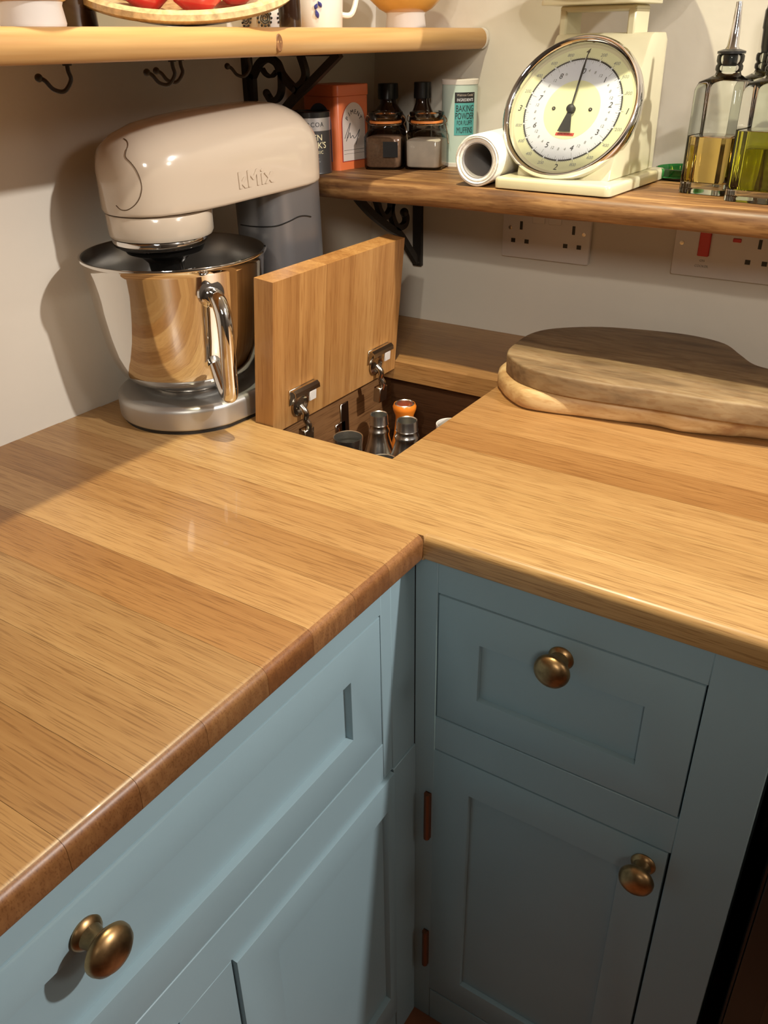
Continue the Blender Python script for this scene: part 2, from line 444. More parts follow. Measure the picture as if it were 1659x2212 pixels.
tints = [(1, 1, 1), (.9, .86, .8), (1.05, 1.0, .95), (.95, .9, .85), (1, 1, 1), (.9, .85, .8), (1.02, 1, .95), (.93, .88, .82), (.98, .93, .86),
         (.84, .76, .68), (.94, .91, .88), (1.0, .98, .95), (.76, .65, .54), (1.02, 1.0, .97), (.83, .75, .66), (.95, .92, .88)]
tints = [tuple(c*(0.77 if k < 12 else 0.95) for c in t_) for k, t_ in enumerate(tints)]  # near left staves tinted darker to stand for the light falling off
for (a, b), t in zip(zip(seams[:-1], seams[1:]), tints):
    stave_x_end(a, b, wall_x((a+b)/2, 0), 0.0, t)
XR = 0.98
seams2 = [0.0, 0.067, 0.134, 0.203, 0.270, 0.335, 0.400, 0.432, 0.465, 0.530, 0.590, 0.648]
tints2 = [(1.05, 1.10, 1.10), (1.02, 1.06, 1.04), (.97, .98, .95), (.80, .70, .59), (.90, .83, .74), (.95, .91, .85), (.9, .82, .72), (.9, .82, .72), (.95, .9, .8), (.92, .86, .8), (.95, .9, .85)]
for (a, b), t in zip(zip(seams2[:-1], seams2[1:]), tints2):
    xl = wall_x(b, 0)
    if a == 0.0: stave_front(b, xl, XR, t)
    elif a >= HY0-1e-6 and b <= HY1+1e-6:
        stave_plain(a, b, xl, HX0, t); stave_plain(a, b, HX1, XR, t)
    else: stave_plain(a, b, xl, XR, t)

# storage well under the cut-out
well = thing('storage_well', 'dark wooden well below the worktop cut-out holding flasks', 'storage well', (-0.23, 0.29, -0.30))
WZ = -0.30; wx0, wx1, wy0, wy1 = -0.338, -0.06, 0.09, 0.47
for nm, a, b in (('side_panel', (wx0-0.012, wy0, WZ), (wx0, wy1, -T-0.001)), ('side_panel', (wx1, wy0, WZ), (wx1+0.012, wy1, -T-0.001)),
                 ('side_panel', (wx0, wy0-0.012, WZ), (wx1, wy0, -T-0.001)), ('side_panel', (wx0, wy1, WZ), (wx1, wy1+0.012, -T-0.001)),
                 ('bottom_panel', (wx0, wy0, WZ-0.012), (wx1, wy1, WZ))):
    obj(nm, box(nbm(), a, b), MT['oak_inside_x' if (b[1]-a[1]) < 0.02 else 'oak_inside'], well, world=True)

# ------------------------------------------------------------------ painted cabinets
FC = 0.0228
mapR = lambda u, z, d: (u, FC-d, z)
mapL = lambda u, z, d: (-FC+d, u, z)
def mbox(mp, u0, u1, z0, z1, d0, d1, bev=0.0008):
    return box(nbm(), mp(u0, z0, d0), mp(u1, z1, d1), bev, 1)
def front(parent, name, mp, u0, u1, z0, z1, pu0, pu1, pz0, pz1, d=0.0, rec=0.007, gap=0.0018):
    u0 += gap; u1 -= gap; z0 += gap; z1 -= gap
    bm = nbm()
    def rg(a, b, c, e, dd): return [bm.verts.new(mp(*q, dd)) for q in ((a, c), (b, c), (b, e), (a, e))]
    fo, fi, bo, bi = rg(u0, u1, z0, z1, d), rg(pu0, pu1, pz0, pz1, d), rg(u0, u1, z0, z1, d-0.02), rg(pu0, pu1, pz0, pz1, d-0.02)
    es = []
    for i in range(4):
        j = (i+1) % 4
        bm.faces.new((fo[i], fo[j], fi[j], fi[i])); bm.faces.new((fi[i], fi[j], bi[j], bi[i]))
        bm.faces.new((fo[j], fo[i], bo[i], bo[j])); bm.faces.new((bo[j], bo[i], bi[i], bi[j]))
    bm.edges.ensure_lookup_table()
    sel = [e for e in bm.edges if all(v in fo for v in e.verts) or all(v in fi for v in e.verts)]
    bmesh.ops.bevel(bm, geom=sel, offset=0.0009, segments=2, affect='EDGES', profile=0.5)
    o = obj(name, bm, MT['paint'], parent, world=True)
    obj('panel', mbox(mp, pu0+0.0002, pu1-0.0002, pz0+0.0002, pz1-0.0002, d-rec-0.008, d-rec, 0), MT['paint'], o)
    return o
def knob(parent, mp, u, z, d, R=0.0185):
    bm = nbm()
    lathe(bm, [(0, 0), (0.0125, 0), (0.0135, 0.002), (0.0125, 0.0042), (0.0098, 0.006), (0.0085, 0.011), (0.0085, 0.016), (0.0125, 0.0185),
               (0.0165, 0.0205), (R, 0.0235), (R, 0.0262), (R*0.92, 0.0300), (R*0.7, 0.0335), (R*0.4, 0.0355), (0, 0.0362)], 40)
    o0 = Vector(mp(u, z, d)); nrm = (Vector(mp(u, z, d+1))-o0)
    xform(bm, Matrix.Translation(o0) @ nrm.to_track_quat('Z', 'Y').to_matrix().to_4x4())
    o = obj('knob', bm, MT['brass'], parent); o['label'] = 'aged brass mushroom knob'; return o

cr = thing('base_cabinet', 'blue-grey painted base cabinet with one short drawer over a hinged door, in shade', 'cabinet', (0.16, FC, FLOOR))
ZT = -T-0.0005
for nm, u0, u1, z0, z1 in (('stile', -FC, 0.005, FLOOR, ZT), ('stile', 0.287, 0.352, FLOOR, ZT), ('rail', 0.005, 0.287, -0.081, ZT),
                           ('rail', 0.005, 0.287, -0.306, -0.255), ('rail', 0.005, 0.287, FLOOR, -0.786)):
    obj(nm, mbox(mapR, u0, u1, z0, z1, -0.02, 0), MT['paint'], cr, world=True)
obj('carcass', box(nbm(), (-FC, FC+0.0225, FLOOR), (0.352, 0.075, ZT)), MT['black'], cr, world=True)
obj('side_panel', box(nbm(), (0.340, 0.0432, FLOOR), (0.352, 0.62, ZT)), MT['paint'], cr, world=True)
d1 = front(cr, 'drawer', mapR, 0.005, 0.287, -0.255, -0.081, 0.057, 0.235, -0.2075, -0.131)
knob(d1, mapR, 0.148, -0.107, 0)
d2 = front(cr, 'door', mapR, 0.002, 0.286, -0.786, -0.306, 0.053, 0.2385, -0.735, -0.359)
knob(d2, mapR, 0.2625, -0.336, 0)
for z0, z1 in ((-0.463, -0.383), (-0.727, -0.653)):
    bm = nbm(); tube(bm, [(-0.002, FC-0.0035, z0+i*(z1-z0)/4) for i in range(5)], 0.0042, 10)
    box(bm, (-0.006, FC-0.0012, z0), (0.002, FC+0.001, z1))
    o = obj('hinge', bm, MT['hinge_brown'], cr, world=True); o['label'] = 'copper-brown butt hinge'

cl = thing('base_cabinet', 'blue-grey painted base cabinet with a wide drawer, in brighter light under the left run', 'cabinet', (-FC, -0.42, FLOOR))
YL = -0.81
for nm, u0, u1, z0, z1, d in (('corner_post', -0.027, FC-0.0003, -0.311, ZT, 0), ('corner_post', -0.027, FC-0.0003, FLOOR, -0.311, 0.002), ('stile', -0.046, -0.027, -0.311, ZT, 0),
                           ('stile', -0.88, YL, FLOOR, ZT, 0), ('rail', YL, -0.046, -0.078, ZT, 0), ('rail', YL, -0.046, -0.311, -0.256, 0),
                           ('stile', -0.374, -0.307, -0.786, -0.311, 0), ('rail', YL, -0.027, FLOOR, -0.786, 0)):
    obj(nm, mbox(mapL, u0, u1, z0, z1, -0.02, d), MT['paint'], cl, world=True)
obj('carcass', box(nbm(), (-FC-0.0225, -0.88, FLOOR), (-0.075, FC, ZT)), MT['black'], cl, world=True)
d3 = front(cl, 'drawer', mapL, YL, -0.046, -0.256, -0.078, YL+0.055, -0.102, -0.204, -0.127, rec=0.009)
knob(d3, mapL, -0.432, -0.1145, 0, R=0.0195)
front(cl, 'door', mapL, -0.307, -0.028, -0.786, -0.311, -0.250, -0.046, -0.735, -0.363, d=0.005, rec=0.008)
front(cl, 'door', mapL, YL, -0.374, -0.786, -0.311, YL+0.055, -0.43, -0.735, -0.363, d=0.005, rec=0.008)

ap = thing('appliance', 'dark appliance with a smoked front standing right of the cabinets', 'appliance', (0.66, 0.33, FLOOR))
obj('body', box(nbm(), (0.372, 0.055, FLOOR), (0.96, 0.62, -0.035), 0.004), MT['black_gloss'], ap, world=True)
o = obj('door', box(nbm(), (0.376, 0.034, FLOOR+0.10), (0.956, 0.0545, -0.16), 0.004), MT['black_gloss'], ap, world=True)
obj('door_glass', box(nbm(), (0.41, 0.031, FLOOR+0.16), (0.92, 0.0335, -0.26), 0.001), MT['oven_glass'], o)

# ------------------------------------------------------------------ the opened lid
LH, LL = 0.200, 0.296
lean = math.radians(5.6)
lid = thing('counter_hatch', 'square oak hatch board standing open on two sprung hinges beside the cut-out', 'hatch', (-0.3355, HY0+0.0015, -0.009))
lid.rotation_euler = (0, lean, 0)
n = 5; yy = [0, 0.052, 0.108, 0.172, 0.236, LL]
lt = [(.97, .95, .92), (1.02, 1.01, .98), (.95, .91, .86), (1.0, .98, .95), (.95, .90, .84)]
for i in range(n):
    o = obj('stave', box(nbm(), (0, yy[i]+0.0001, 0), (T, yy[i+1]-0.0001, LH)), MT['oakz'], lid); o.color = (*lt[i], 1)
def lid_hinge(y):
    # sprung cabinet hinge: wing bar with folded lip, knuckle, cranked arm and rim block
    o = obj('hinge', box(nbm(), (T+0.0002, y-0.026, 0.030), (T+0.0022, y+0.026, 0.052), 0.0006, 1), MT['nickel'], lid)
    o['label'] = 'nickel-plated sprung hinge'
    bm = nbm(); tube(bm, smooth_path([(T+0.002, 0, 0.049), (T+0.008, 0, 0.0505), (T+0.0105, 0, 0.0465), (T+0.010, 0, 0.041)], 4), 0.0012, 6)
    # lip: sweep that profile along y
    bm.free(); bm = nbm()
    pr = [(T+0.002, 0.0515), (T+0.0075, 0.0525), (T+0.0115, 0.0495), (T+0.0125, 0.044), (T+0.0115, 0.044), (T+0.0105, 0.0488), (T+0.007, 0.0512), (T+0.002, 0.0500)]
    loft(bm, [[(x, yy_, z) for x, z in pr] for yy_ in (y-0.026, y+0.026)])
    obj('lip', bm, MT['nickel'], o)
    obj('cup', lathe(nbm(), [(0, 0.0), (0.0155, 0.0), (0.0165, 0.0015), (0.0165, 0.003), (0.012, 0.0045), (0.009, 0.001), (0, 0.001)], 28), MT['nickel'], o,
        mloc=Matrix.Translation((T+0.0005, y-0.004, 0.026)) @ Matrix.Rotation(PI/2, 4, 'Y'))
    obj('spring_clip', box(nbm(), (T+0.010, y+0.004, 0.030), (T+0.0125, y+0.018, 0.0435), 0.0006, 1), MT['white_plastic'], o)
    bm = nbm(); tube(bm, smooth_path([(T+0.003, y-0.004, 0.024), (T+0.011, y-0.003, 0.016), (T+0.010, y-0.002, 0.006), (T+0.014, y, -0.002), (T+0.013, y, -0.012)], 5), 0.0045, 10)
    obj('arm', bm, MT['nickel'], o)
    obj('rim_block', box(nbm(), (T+0.0045, y-0.010, -0.032), (T+0.0165, y+0.010, -0.008), 0.001, 1), MT['nickel'], o)
lid_hinge(0.058); lid_hinge(0.242)
for yq in (0.336,):
    bk = thing('mounting_plate', 'nickel mounting plate screwed inside the well near the far hinge', 'hardware', (-0.3378, yq, -0.10))
    bm = box(nbm(), (0, -0.010, 0.0), (0.0025, 0.010, 0.058), 0.0008, 1); box(bm, (0, -0.024, 0.010), (0.0025, 0.0, 0.030), 0.0008, 1)
    obj('plate', bm, MT['nickel'], bk)
    obj('screw', lathe(nbm(), [(0, 0), (0.0035, 0), (0.003, 0.0012), (0, 0.0016)], 16), MT['chrome'], bk, mloc=Matrix.Translation((0.0025, -0.016, 0.020)) @ Matrix.Rotation(PI/2, 4, 'Y'))

# flasks in the well
def flask(x, y, top, r, H, label, kind, mat, group=None):
    t = thing('flask' if kind != 'beaker' else 'beaker', label, 'flask' if kind != 'beaker' else 'beaker', (x, y, WZ), 0, group)
    z1 = top-WZ
    if kind == 'beaker':
        pr = [(0, 0), (r*0.92, 0), (r*0.94, 0.004), (r*0.97, z1-0.03), (r*0.99, z1-0.012), (r*1.06, z1-0.003), (r*1.05, z1), (r*0.99, z1-0.0005), (r*0.95, z1-0.008), (r*0.95, z1-0.012), (r*0.99, z1-0.014), (r*0.93, z1-0.020), (r*0.93, z1-0.024), (r*0.97, z1-0.026), (r*0.90, z1-0.03), (r*0.86, 0.02), (0, 0.018)]
        obj('cup', lathe(nbm(), pr, 36), mat, t)
    else:
        R = r*1.9
        pr = [(0, 0), (R*0.95, 0), (R, 0.004), (R, z1-0.085), (R*0.92, z1-0.065), (r*1.25, z1-0.042), (r*1.08, z1-0.032), (r*1.12, z1-0.028), (r*1.16, z1-0.026), (r*1.12, z1-0.0235), (r*1.0, z1-0.021), (r*1.0, z1-0.0165), (r*1.05, z1-0.015), (r*1.0, z1-0.0135), (r*0.98, z1-0.002), (r*0.95, z1), (r*0.86, z1-0.001), (r*0.84, z1-0.03), (0, z1-0.035)]
        if kind == 'orange':
            pr = [(0, 0), (R*0.95, 0), (R, 0.004), (R, z1-0.11), (R*0.8, z1-0.085), (r*1.0, z1-0.05), (r*0.82, z1-0.025), (r*0.84, z1-0.018), (r*1.05, z1-0.009), (r*1.08, z1-0.004), (r*0.95, z1), (r*0.80, z1-0.001), (r*0.74, z1-0.02), (0, z1-0.03)]
        obj('body', lathe(nbm(), pr, 36), mat, t)
        if kind == 'orange':
            obj('rim', lathe(nbm(), [(r*0.92, z1), (r*0.85, z1+0.001), (r*0.78, z1), (r*0.76, z1-0.012), (r*0.82, z1-0.004)], 32, closed=True), MT['steel_dark'], t)
    return t
flask(-0.252, 0.226, -0.036, 0.0195, 0.2, 'wide steel beaker with threaded rim nearest the lid in the well', 'beaker', MT['steel_dark'])
flask(-0.262, 0.318, -0.038, 0.0135, 0.2, 'steel flask neck just left of the orange flask', 'flask', MT['steel_dark'])
flask(-0.213, 0.316, -0.036, 0.0155, 0.2, 'steel flask neck standing right of the orange flask', 'flask', MT['steel_dark'])
flask(-0.254, 0.376, -0.040, 0.0165, 0.2, 'orange flask with a flared open mouth in the well', 'orange', MT['orange_enamel'])
flask(-0.176, 0.194, -0.040, 0.0190, 0.2, 'steel beaker rim tucked in the near corner of the cut-out', 'beaker', MT['steel_dark'])
flask(-0.283, 0.176, -0.040, 0.0170, 0.2, 'steel beaker rim half hidden under the front edge of the cut-out', 'beaker', MT['steel_dark'])
flask(-0.158, 0.345, -0.040, 0.0200, 0.2, 'pale cup rim peeping out by the right edge of the cut-out', 'beaker', MT['white_plastic'])

# ------------------------------------------------------------------ stand mixer
TH = math.radians(80)
mx = thing('stand_mixer', 'cream and silver stand mixer with a rounded head on the worktop', 'mixer', (-0.441, 0.132, 0), TH)
MW = Matrix.Translation((-0.441, 0.132, 0)) @ Matrix.Rotation(TH, 4, 'Z'); MWI = MW.inverted()
# base
out = []
for k in range(41):
    a = PI/2+0.12+k/40*(PI-0.24); out.append((0.096*math.cos(a), 0.096*math.sin(a)))
for k in range(21):
    a = -PI/2+0.1+k/20*(PI-0.2); out.append((0.185+0.066*math.cos(a), 0.080*math.sin(a)))
obj('foot_plate', prism(nbm(), [(x*0.96, y*0.96) for x, y in out], 0.0, 0.006), MT['black'], mx)
obj('base', prism(nbm(), out, 0.005, 0.036, 0.008, 5, 0.003), MT['silver_base'], mx)
obj('bowl_socket', lathe(nbm(), [(0, 0.036), (0.058, 0.036), (0.060, 0.038), (0.052, 0.0395), (0, 0.0395)], 48), MT['silver_base'], mx)
# column
def col_ring(z, cx, hx, hy): return [(x, y, z) for x, y in rrect(hx, hy, min(hx, hy)*0.72, 7, cx, 0)]
bm = nbm(); loft(bm, [col_ring(0.030, 0.178, 0.062, 0.058), col_ring(0.07, 0.176, 0.056, 0.052), col_ring(0.16, 0.176, 0.052, 0.049), col_ring(0.272, 0.174, 0.052, 0.049)])
col_obj = obj('column', bm, MT['silver'], mx)
# head
top = [(-0.0765, .300), (-0.075, .315), (-0.071, .326), (-0.062, .3385), (-0.048, .348), (-0.023, .3565), (.01, .362), (.042, .3655), (.09, .3685), (.14, .370), (.17, .369), (.19, .366), (.208, .360), (.224, .350), (.235, .338), (.2425, .322), (.246, .305), (.247, .292)]
rings = []
W0 = 0.0635
top = [(d if d < 0.09 else 0.09+(d-0.09)*0.845, z) for d, z in top]
for d, zt in top:
    zb = 0.2615+0.012*max(0, (d-0.02))/0.2
    dn = -0.016
    wv = W0
    if d < dn: wv = W0*(max(0.0, 1-((dn-d)/0.0607)**2.3))**(1/2.3)
    if d > 0.160: wv = W0*(max(0.0, 1-((d-0.160)/0.0640)**2.6))**(1/2.6)
    wv = max(wv, 0.004)
    zs_ = zb+0.030+0.18*(zt-zb-0.03)
    if d < -0.05: zs_ = zb+0.6*(zt-zb)
    rr = min(0.004, wv*0.5)
    ring = []
    ring += [(d, -wv+rr, zb), (d, -wv+rr*0.3, zb+rr*0.3), (d, -wv, zb+rr)]
    for k in range(4): ring.append((d, -wv, zb+rr+(zs_-zb-rr)*(k+1)/5))
    for k in range(25):
        a = PI-k/24*PI
        ca, sa = math.cos(a), math.sin(a)
        e = 0.86
        ring.append((d, wv*math.copysign(abs(ca)**e, ca), zs_+(zt-zs_)*abs(sa)**e))
    for k in range(4): ring.append((d, wv, zs_-(zs_-zb-rr)*(k+1)/5))
    ring += [(d, wv, zb+rr), (d, wv-rr*0.3, zb+rr*0.3), (d, wv-rr, zb)]
    rings.append(ring)
bm = nbm(); loft(bm, rings)
bm.normal_update()
hb = bm.copy(); xform(hb, MW); bmesh.ops.recalc_face_normals(hb, faces=hb.faces); head_bvh = BVHTree.FromBMesh(hb); hb.free()
head = obj('head', bm, MT['cream_gloss'], mx, ang=50)
def trace(bvh, pts, off=0.0002):
    out = []
    for u, v in pts:
        hit = bvh.ray_cast(CAM, pix(u, v))
        if hit[0] is not None: out.append(MWI @ (hit[0]+hit[1]*off))
    return out
c4 = lambda x, y: (140+x/2.86, 180+y/2.86)
seam = [c4(*q) for q in ((365, 342), (385, 358), (390, 385), (378, 425), (378, 458), (410, 492), (445, 540), (468, 600), (475, 655), (462, 710), (430, 755), (385, 783), (345, 780), (318, 755))]
sp = trace(head_bvh, [(p.x, p.y) for p in smooth_path([(a, b, 0) for a, b in seam], 3)])
bm = nbm(); tube(bm, sp, 0.00055, 6); obj('outlet_cover_seam', bm, MT['cream_dark'], head)
# lettering raised on the side of the head
bm = nbm()
for dx in (-0.0006, -0.0002, 0.0002, 0.0006):
    g_ = text_bm('kMix', 0.0275, 0.0014, 1.08, xs=0.95); xform(g_, Matrix.Translation((dx, dx*0.3, dx*0.01))); merge(bm, g_)
mloc = Matrix.Translation((0.088, -W0-0.0001, 0.2895)) @ Matrix.Rotation(math.radians(-2.5), 4, 'Y') @ Matrix.Rotation(PI/2, 4, 'X')
obj('raised_lettering', bm, MT['cream_gloss'], head, mloc=mloc)
# nose collar, chrome ring, hub, whisk
bm = nbm(); lathe(bm, [(0, 0.2595), (0.0620, 0.2595), (0.0630, 0.258), (0.0628, 0.236), (0.0610, 0.232), (0.046, 0.231), (0, 0.231)], 56, cx=-0.013)
obj('collar', bm, MT['cream_gloss'], mx)
obj('collar_gap', lathe(nbm(), [(0, 0.2612), (0.0612, 0.2612), (0.0612, 0.2594), (0, 0.2594)], 48, cx=-0.013), MT['cream_dark'], mx)
obj('chrome_ring', lathe(nbm(), [(0.030, 0.2305), (0.0565, 0.2305), (0.0575, 0.228), (0.0560, 0.222), (0.0525, 0.2195), (0.030, 0.2195)], 56, cx=-0.016), MT['chrome'], mx)
obj('planet_hub', lathe(nbm(), [(0, 0.2205), (0.051, 0.2205), (0.046, 0.212), (0.030, 0.206), (0.022, 0.198), (0.020, 0.185), (0.012, 0.180), (0, 0.180)], 40, cx=-0.012), MT['black_gloss'], mx)
bm = nbm(); lathe(bm, [(0, 0.182), (0.006, 0.182), (0.006, 0.150), (0, 0.150)], 14, cx=0.014)
obj('tool_shaft', bm, MT['steel_dark'], mx)
bm = nbm()
for k in range(5):
    a = k*PI/5+0.3; ca, sa = math.cos(a), math.sin(a)
    pts = smooth_path([(0.014+q*ca, q*sa, z) for q, z in ((0.004, 0.182), (0.034, 0.176), (0.054, 0.142), (0.042, 0.085), (0, 0.064), (-0.042, 0.085), (-0.054, 0.142), (-0.034, 0.176), (-0.004, 0.182))], 4)
    tube(bm, pts, 0.0011, 6)
o = obj('whisk', bm, MT['steel'], mx)
# tilt seam and cord
colb = nbm(); colb.from_mesh(col_obj.data); xform(colb, MW); bmesh.ops.recalc_face_normals(colb, faces=colb.faces); cbvh = BVHTree.FromBMesh(colb); colb.free()
wave = [c4(*q) for q in ((990, 850), (1060, 868), (1150, 883), (1250, 886), (1320, 878), (1390, 850), (1440, 825), (1480, 818), (1520, 824))]
sp = trace(cbvh, [(p.x, p.y) for p in smooth_path([(a, b, 0) for a, b in wave], 3)])
if len(sp) > 3:
    bm = nbm(); tube(bm, sp, 0.0010, 6); obj('tilt_seam', bm, MT['black'], col_obj)
bm = nbm(); tube(bm, smooth_path([(0.235, 0.02, 0.02), (0.262, 0.055, 0.006), (0.20, 0.082, 0.004), (0.10, 0.098, 0.004), (0.02, 0.102, 0.004)], 8), 0.003, 8)
obj('power_cord', bm, MT['white_plastic'], mx)

# mixing bowl (lifts out of the mixer)
bowl = thing('mixing_bowl', 'polished steel mixing bowl with a vertical handle under the mixer head', 'bowl', (-0.441, 0.132, 0.0396))
prof = [(0, 0.004), (0.040, 0.004), (0.0405, 0.0), (0.048, 0.0), (0.049, 0.0015), (0.0485, 0.0045), (0.052, 0.0062), (0.064, 0.0085), (0.077, 0.0145), (0.0865, 0.0240), (0.0935, 0.038), (0.0985, 0.056),
        (0.1025, 0.080), (0.1062, 0.110), (0.1092, 0.140), (0.1113, 0.160), (0.1122, 0.165), (0.1140, 0.1665), (0.1150, 0.1685), (0.1142, 0.1705), (0.1120, 0.1705)]
obj('shell', lathe(nbm(), prof, 96), MT['steel'], bowl, ang=60)
inn = [(0.1120, 0.1705), (0.1105, 0.1690), (0.1080, 0.140), (0.1050, 0.110), (0.1012, 0.080), (0.0970, 0.057), (0.0920, 0.040), (0.085, 0.0265), (0.076, 0.0175), (0.063, 0.0115), (0.03, 0.008), (0, 0.008)]
obj('lining', lathe(nbm(), inn, 96), MT['steel_in'], bowl, ang=60)
HA = math.radians(-24)
hd = Vector((math.cos(HA), math.sin(HA), 0))
hp = [(0.106, 0.136), (0.118, 0.138), (0.130, 0.134), (0.1385, 0.122), (0.1415, 0.104), (0.1410, 0.080), (0.1390, 0.054), (0.1370, 0.030), (0.132, 0.0195), (0.122, 0.022), (0.112, 0.034), (0.099, 0.050)]
bm = nbm(); tube(bm, smooth_path([(hd.x*r, hd.y*r, z) for r, z in hp], 6), 0.0094, 16)
hnd = obj('handle', bm, MT['chrome'], bowl, ang=60)
bm = nbm(); lathe(bm, [(0, 0), (0.0165, 0), (0.017, 0.002), (0.0155, 0.0045), (0, 0.0055)], 28)
obj('handle_boss', bm, MT['chrome'], hnd, mloc=Matrix.Translation((hd.x*0.1065, hd.y*0.1065, 0.139)) @ Matrix.Rotation(HA, 4, 'Z') @ Matrix.Rotation(PI/2-0.08, 4, 'Y'))

# ------------------------------------------------------------------ right shelf and its bracket
SZ, SB, SY = 0.266, 0.238, 0.391
def bull_sec(front_, back_, zb, zt, n=7, flip=1):
    r = (zt-zb)/2; c = front_+flip*r*0.75; pts = [(back_, zb)]
    for k in range(n+1):
        a = -PI/2+k/n*PI
        pts.append((c-flip*r*0.75*math.cos(a), (zb+zt)/2+r*math.sin(a)))
    pts.append((back_, zt)); return pts
bm = nbm(); rings = []
random.seed(3)
for i in range(31):
    x = -0.515+i*(1.42)/30
    wob = 0.0018*math.sin(x*23)+0.0012*math.sin(x*57+1)
    yb = BACK-0.001
    rings.append([(x if not (i == 0) else max(x, wall_x(y, z)+0.001), y, z) for y, z in bull_sec(SY+wob, yb, SB, SZ)])
loft(bm, rings)
sh = tag(obj('shelf', bm, MT['oldpine'], ang=50), 'dark old wooden shelf on the back wall carrying the kitchen scale', 'shelf')

def scroll_bracket(name, label, origin, ux, R, H, shape, th=0.010):
    """iron shelf bracket: wall bar, top bar, diagonal brace and scrolls, in the plane (ux, z) at origin"""
    t = thing(name, label, 'bracket', origin)
    ux = Vector(ux)
    def P(a, b, c=0): return ux*a+Vector((0, 0, b))+Vector((-ux.y, ux.x, 0))*c
    side = Vector((-ux.y, ux.x, 0))
    def bar(pts, wdt, thick):
        bm = nbm(); rings = []
        pts = [Vector(p) for p in pts]
        for i, p in enumerate(pts):
            a = pts[max(0, i-1)]; b = pts[min(len(pts)-1, i+1)]; tg = (b-a).normalized(); nn = tg.cross(side).normalized()
            rings.append([p+nn*wdt/2+side*thick/2, p-nn*wdt/2+side*thick/2, p-nn*wdt/2-side*thick/2, p+nn*wdt/2-side*thick/2])
        loft(bm, rings); return bm
    obj('wall_bar', bar([P(0.004, 0), P(0.004, H)], 0.008, 0.016), MT['iron'], t)
    obj('top_bar', bar([P(0.0, H-0.002), P(R, H-0.002)], 0.004, 0.014), MT['iron'], t)
    def scroll(nm, pts, w_=0.007, ball=False):
        pp = smooth_path([P(a, b) for a, b in pts], 6)
        bm = bar(pp, w_, th*0.9)
        if ball:
            bb = nbm(); bmesh.ops.create_uvsphere(bb, u_segments=12, v_segments=8, radius=w_*0.8); xform(bb, Matrix.Translation(pp[-1])); merge(bm, bb)
        obj(nm, bm, MT['iron'], t)
    for nm, pts, w_, ball in shape: scroll(nm, pts, w_, ball)
    obj('screw', lathe(nbm(), [(0, 0), (0.005, 0), (0.0045, 0.0015), (0, 0.002)], 16), MT['nickel'], t,
        mloc=Matrix.Translation(P(0.0082, 0.006)) @ ux.to_track_quat('Z', 'Y').to_matrix().to_4x4())
    return t
yz = lambda L_: [(BACK-y, z-0.094) for y, z in L_]
scroll_bracket('shelf_bracket', 'black iron scroll bracket on the back wall under the dark shelf', (-0.392, BACK, 0.094), (0, -1, 0), 0.190, SB-0.094, [
    ('brace', yz([(0.463, 0.233), (0.475, 0.222), (0.508, 0.198), (0.553, 0.172), (0.583, 0.157), (0.618, 0.123), (0.640, 0.100)]), 0.011, False),
    ('scroll', yz([(0.505, 0.236), (0.520, 0.214), (0.526, 0.202), (0.540, 0.190), (0.556, 0.197), (0.566, 0.215), (0.566, 0.234)]), 0.008, False),
    ('scroll', yz([(0.561, 0.215), (0.561, 0.190), (0.576, 0.169), (0.598, 0.168), (0.605, 0.177), (0.600, 0.188)]), 0.009, True)])
wxl = wall_x(0.40, 0.35)
USB, UST, UFX = 0.421, 0.448, -0.274
xz = lambda L_: [(x-wxl, z-USB+0.150) for x, z in L_]
scroll_bracket('shelf_bracket', 'black iron scroll bracket on the left wall under the pine shelf', (wxl, 0.40, USB-0.150), (1, 0, 0), 0.165, 0.150, [
    ('brace', xz([(-0.368, 0.420), (-0.416, 0.386), (-0.459, 0.357), (-0.500, 0.315), (wxl+0.008, 0.280)]), 0.010, False),
    ('stem', xz([(wxl+0.011, 0.395), (wxl+0.010, 0.36), (wxl+0.008, 0.30)]), 0.012, False),
    ('scroll', xz([(wxl+0.012, 0.390), (-0.506, 0.408), (-0.490, 0.414), (-0.475, 0.409), (-0.467, 0.395), (-0.453, 0.382), (-0.440, 0.374)]), 0.009, False),
    ('scroll', xz([(-0.433, 0.418), (-0.426, 0.398), (-0.431, 0.386), (-0.446, 0.377)]), 0.008, True),
    ('scroll', xz([(-0.468, 0.398), (-0.470, 0.375), (-0.478, 0.364), (-0.489, 0.362), (-0.497, 0.371)]), 0.007, True),
    ('ring', xz([(-0.502, 0.402), (-0.496, 0.395), (-0.486, 0.392), (-0.476, 0.399)]), 0.0035, False)])

# ------------------------------------------------------------------ upper pine shelf on the left wall
bm = nbm(); rings = []
for i in range(41):
    y = -1.0+i*(BACK-0.0015+1.0)/40
    xb = wall_x(y, 0.43)+0.0015
    wob = 0.0010*math.sin(y*17)
    rings.append([(x, y, z) for x, z in bull_sec(UFX+wob, xb, USB, UST, 8, flip=-1)])
loft(bm, rings)
us = thing('shelf', 'honey pine shelf with a rounded front edge above the mixer', 'shelf', (-0.40, 0.0, USB))
obj('board', bm, MT['pine'], us, world=True, ang=50)
bm = nbm(); pr = bull_sec(UFX+0.0004, UFX-0.024, USB-0.0003, UST+0.0003, 8, flip=-1)
loft(bm, [[(x, y+0.0012*math.sin(k*2.1)*(1 if q == 0 else 0), z) for k, (x, z) in enumerate(pr)] for q, y in enumerate((0.6405, 0.6462))])
obj('paint_smear', bm, MT['tub_white'], us, world=True)
bm = nbm(); lathe(bm, [(0, 0), (0.0055, 0), (0.0075, 0.0006), (0.0065, 0.0014), (0.003, 0.0010), (0, 0.0016)], 20)
obj('knot', bm, MT['knot'], us, mloc=Matrix.Translation((UFX+0.40-0.0008, 0.1605, 0.0125)) @ Matrix.Rotation(PI/2, 4, 'Y') @ Matrix.Diagonal((1.15, 0.75, 1, 1)))
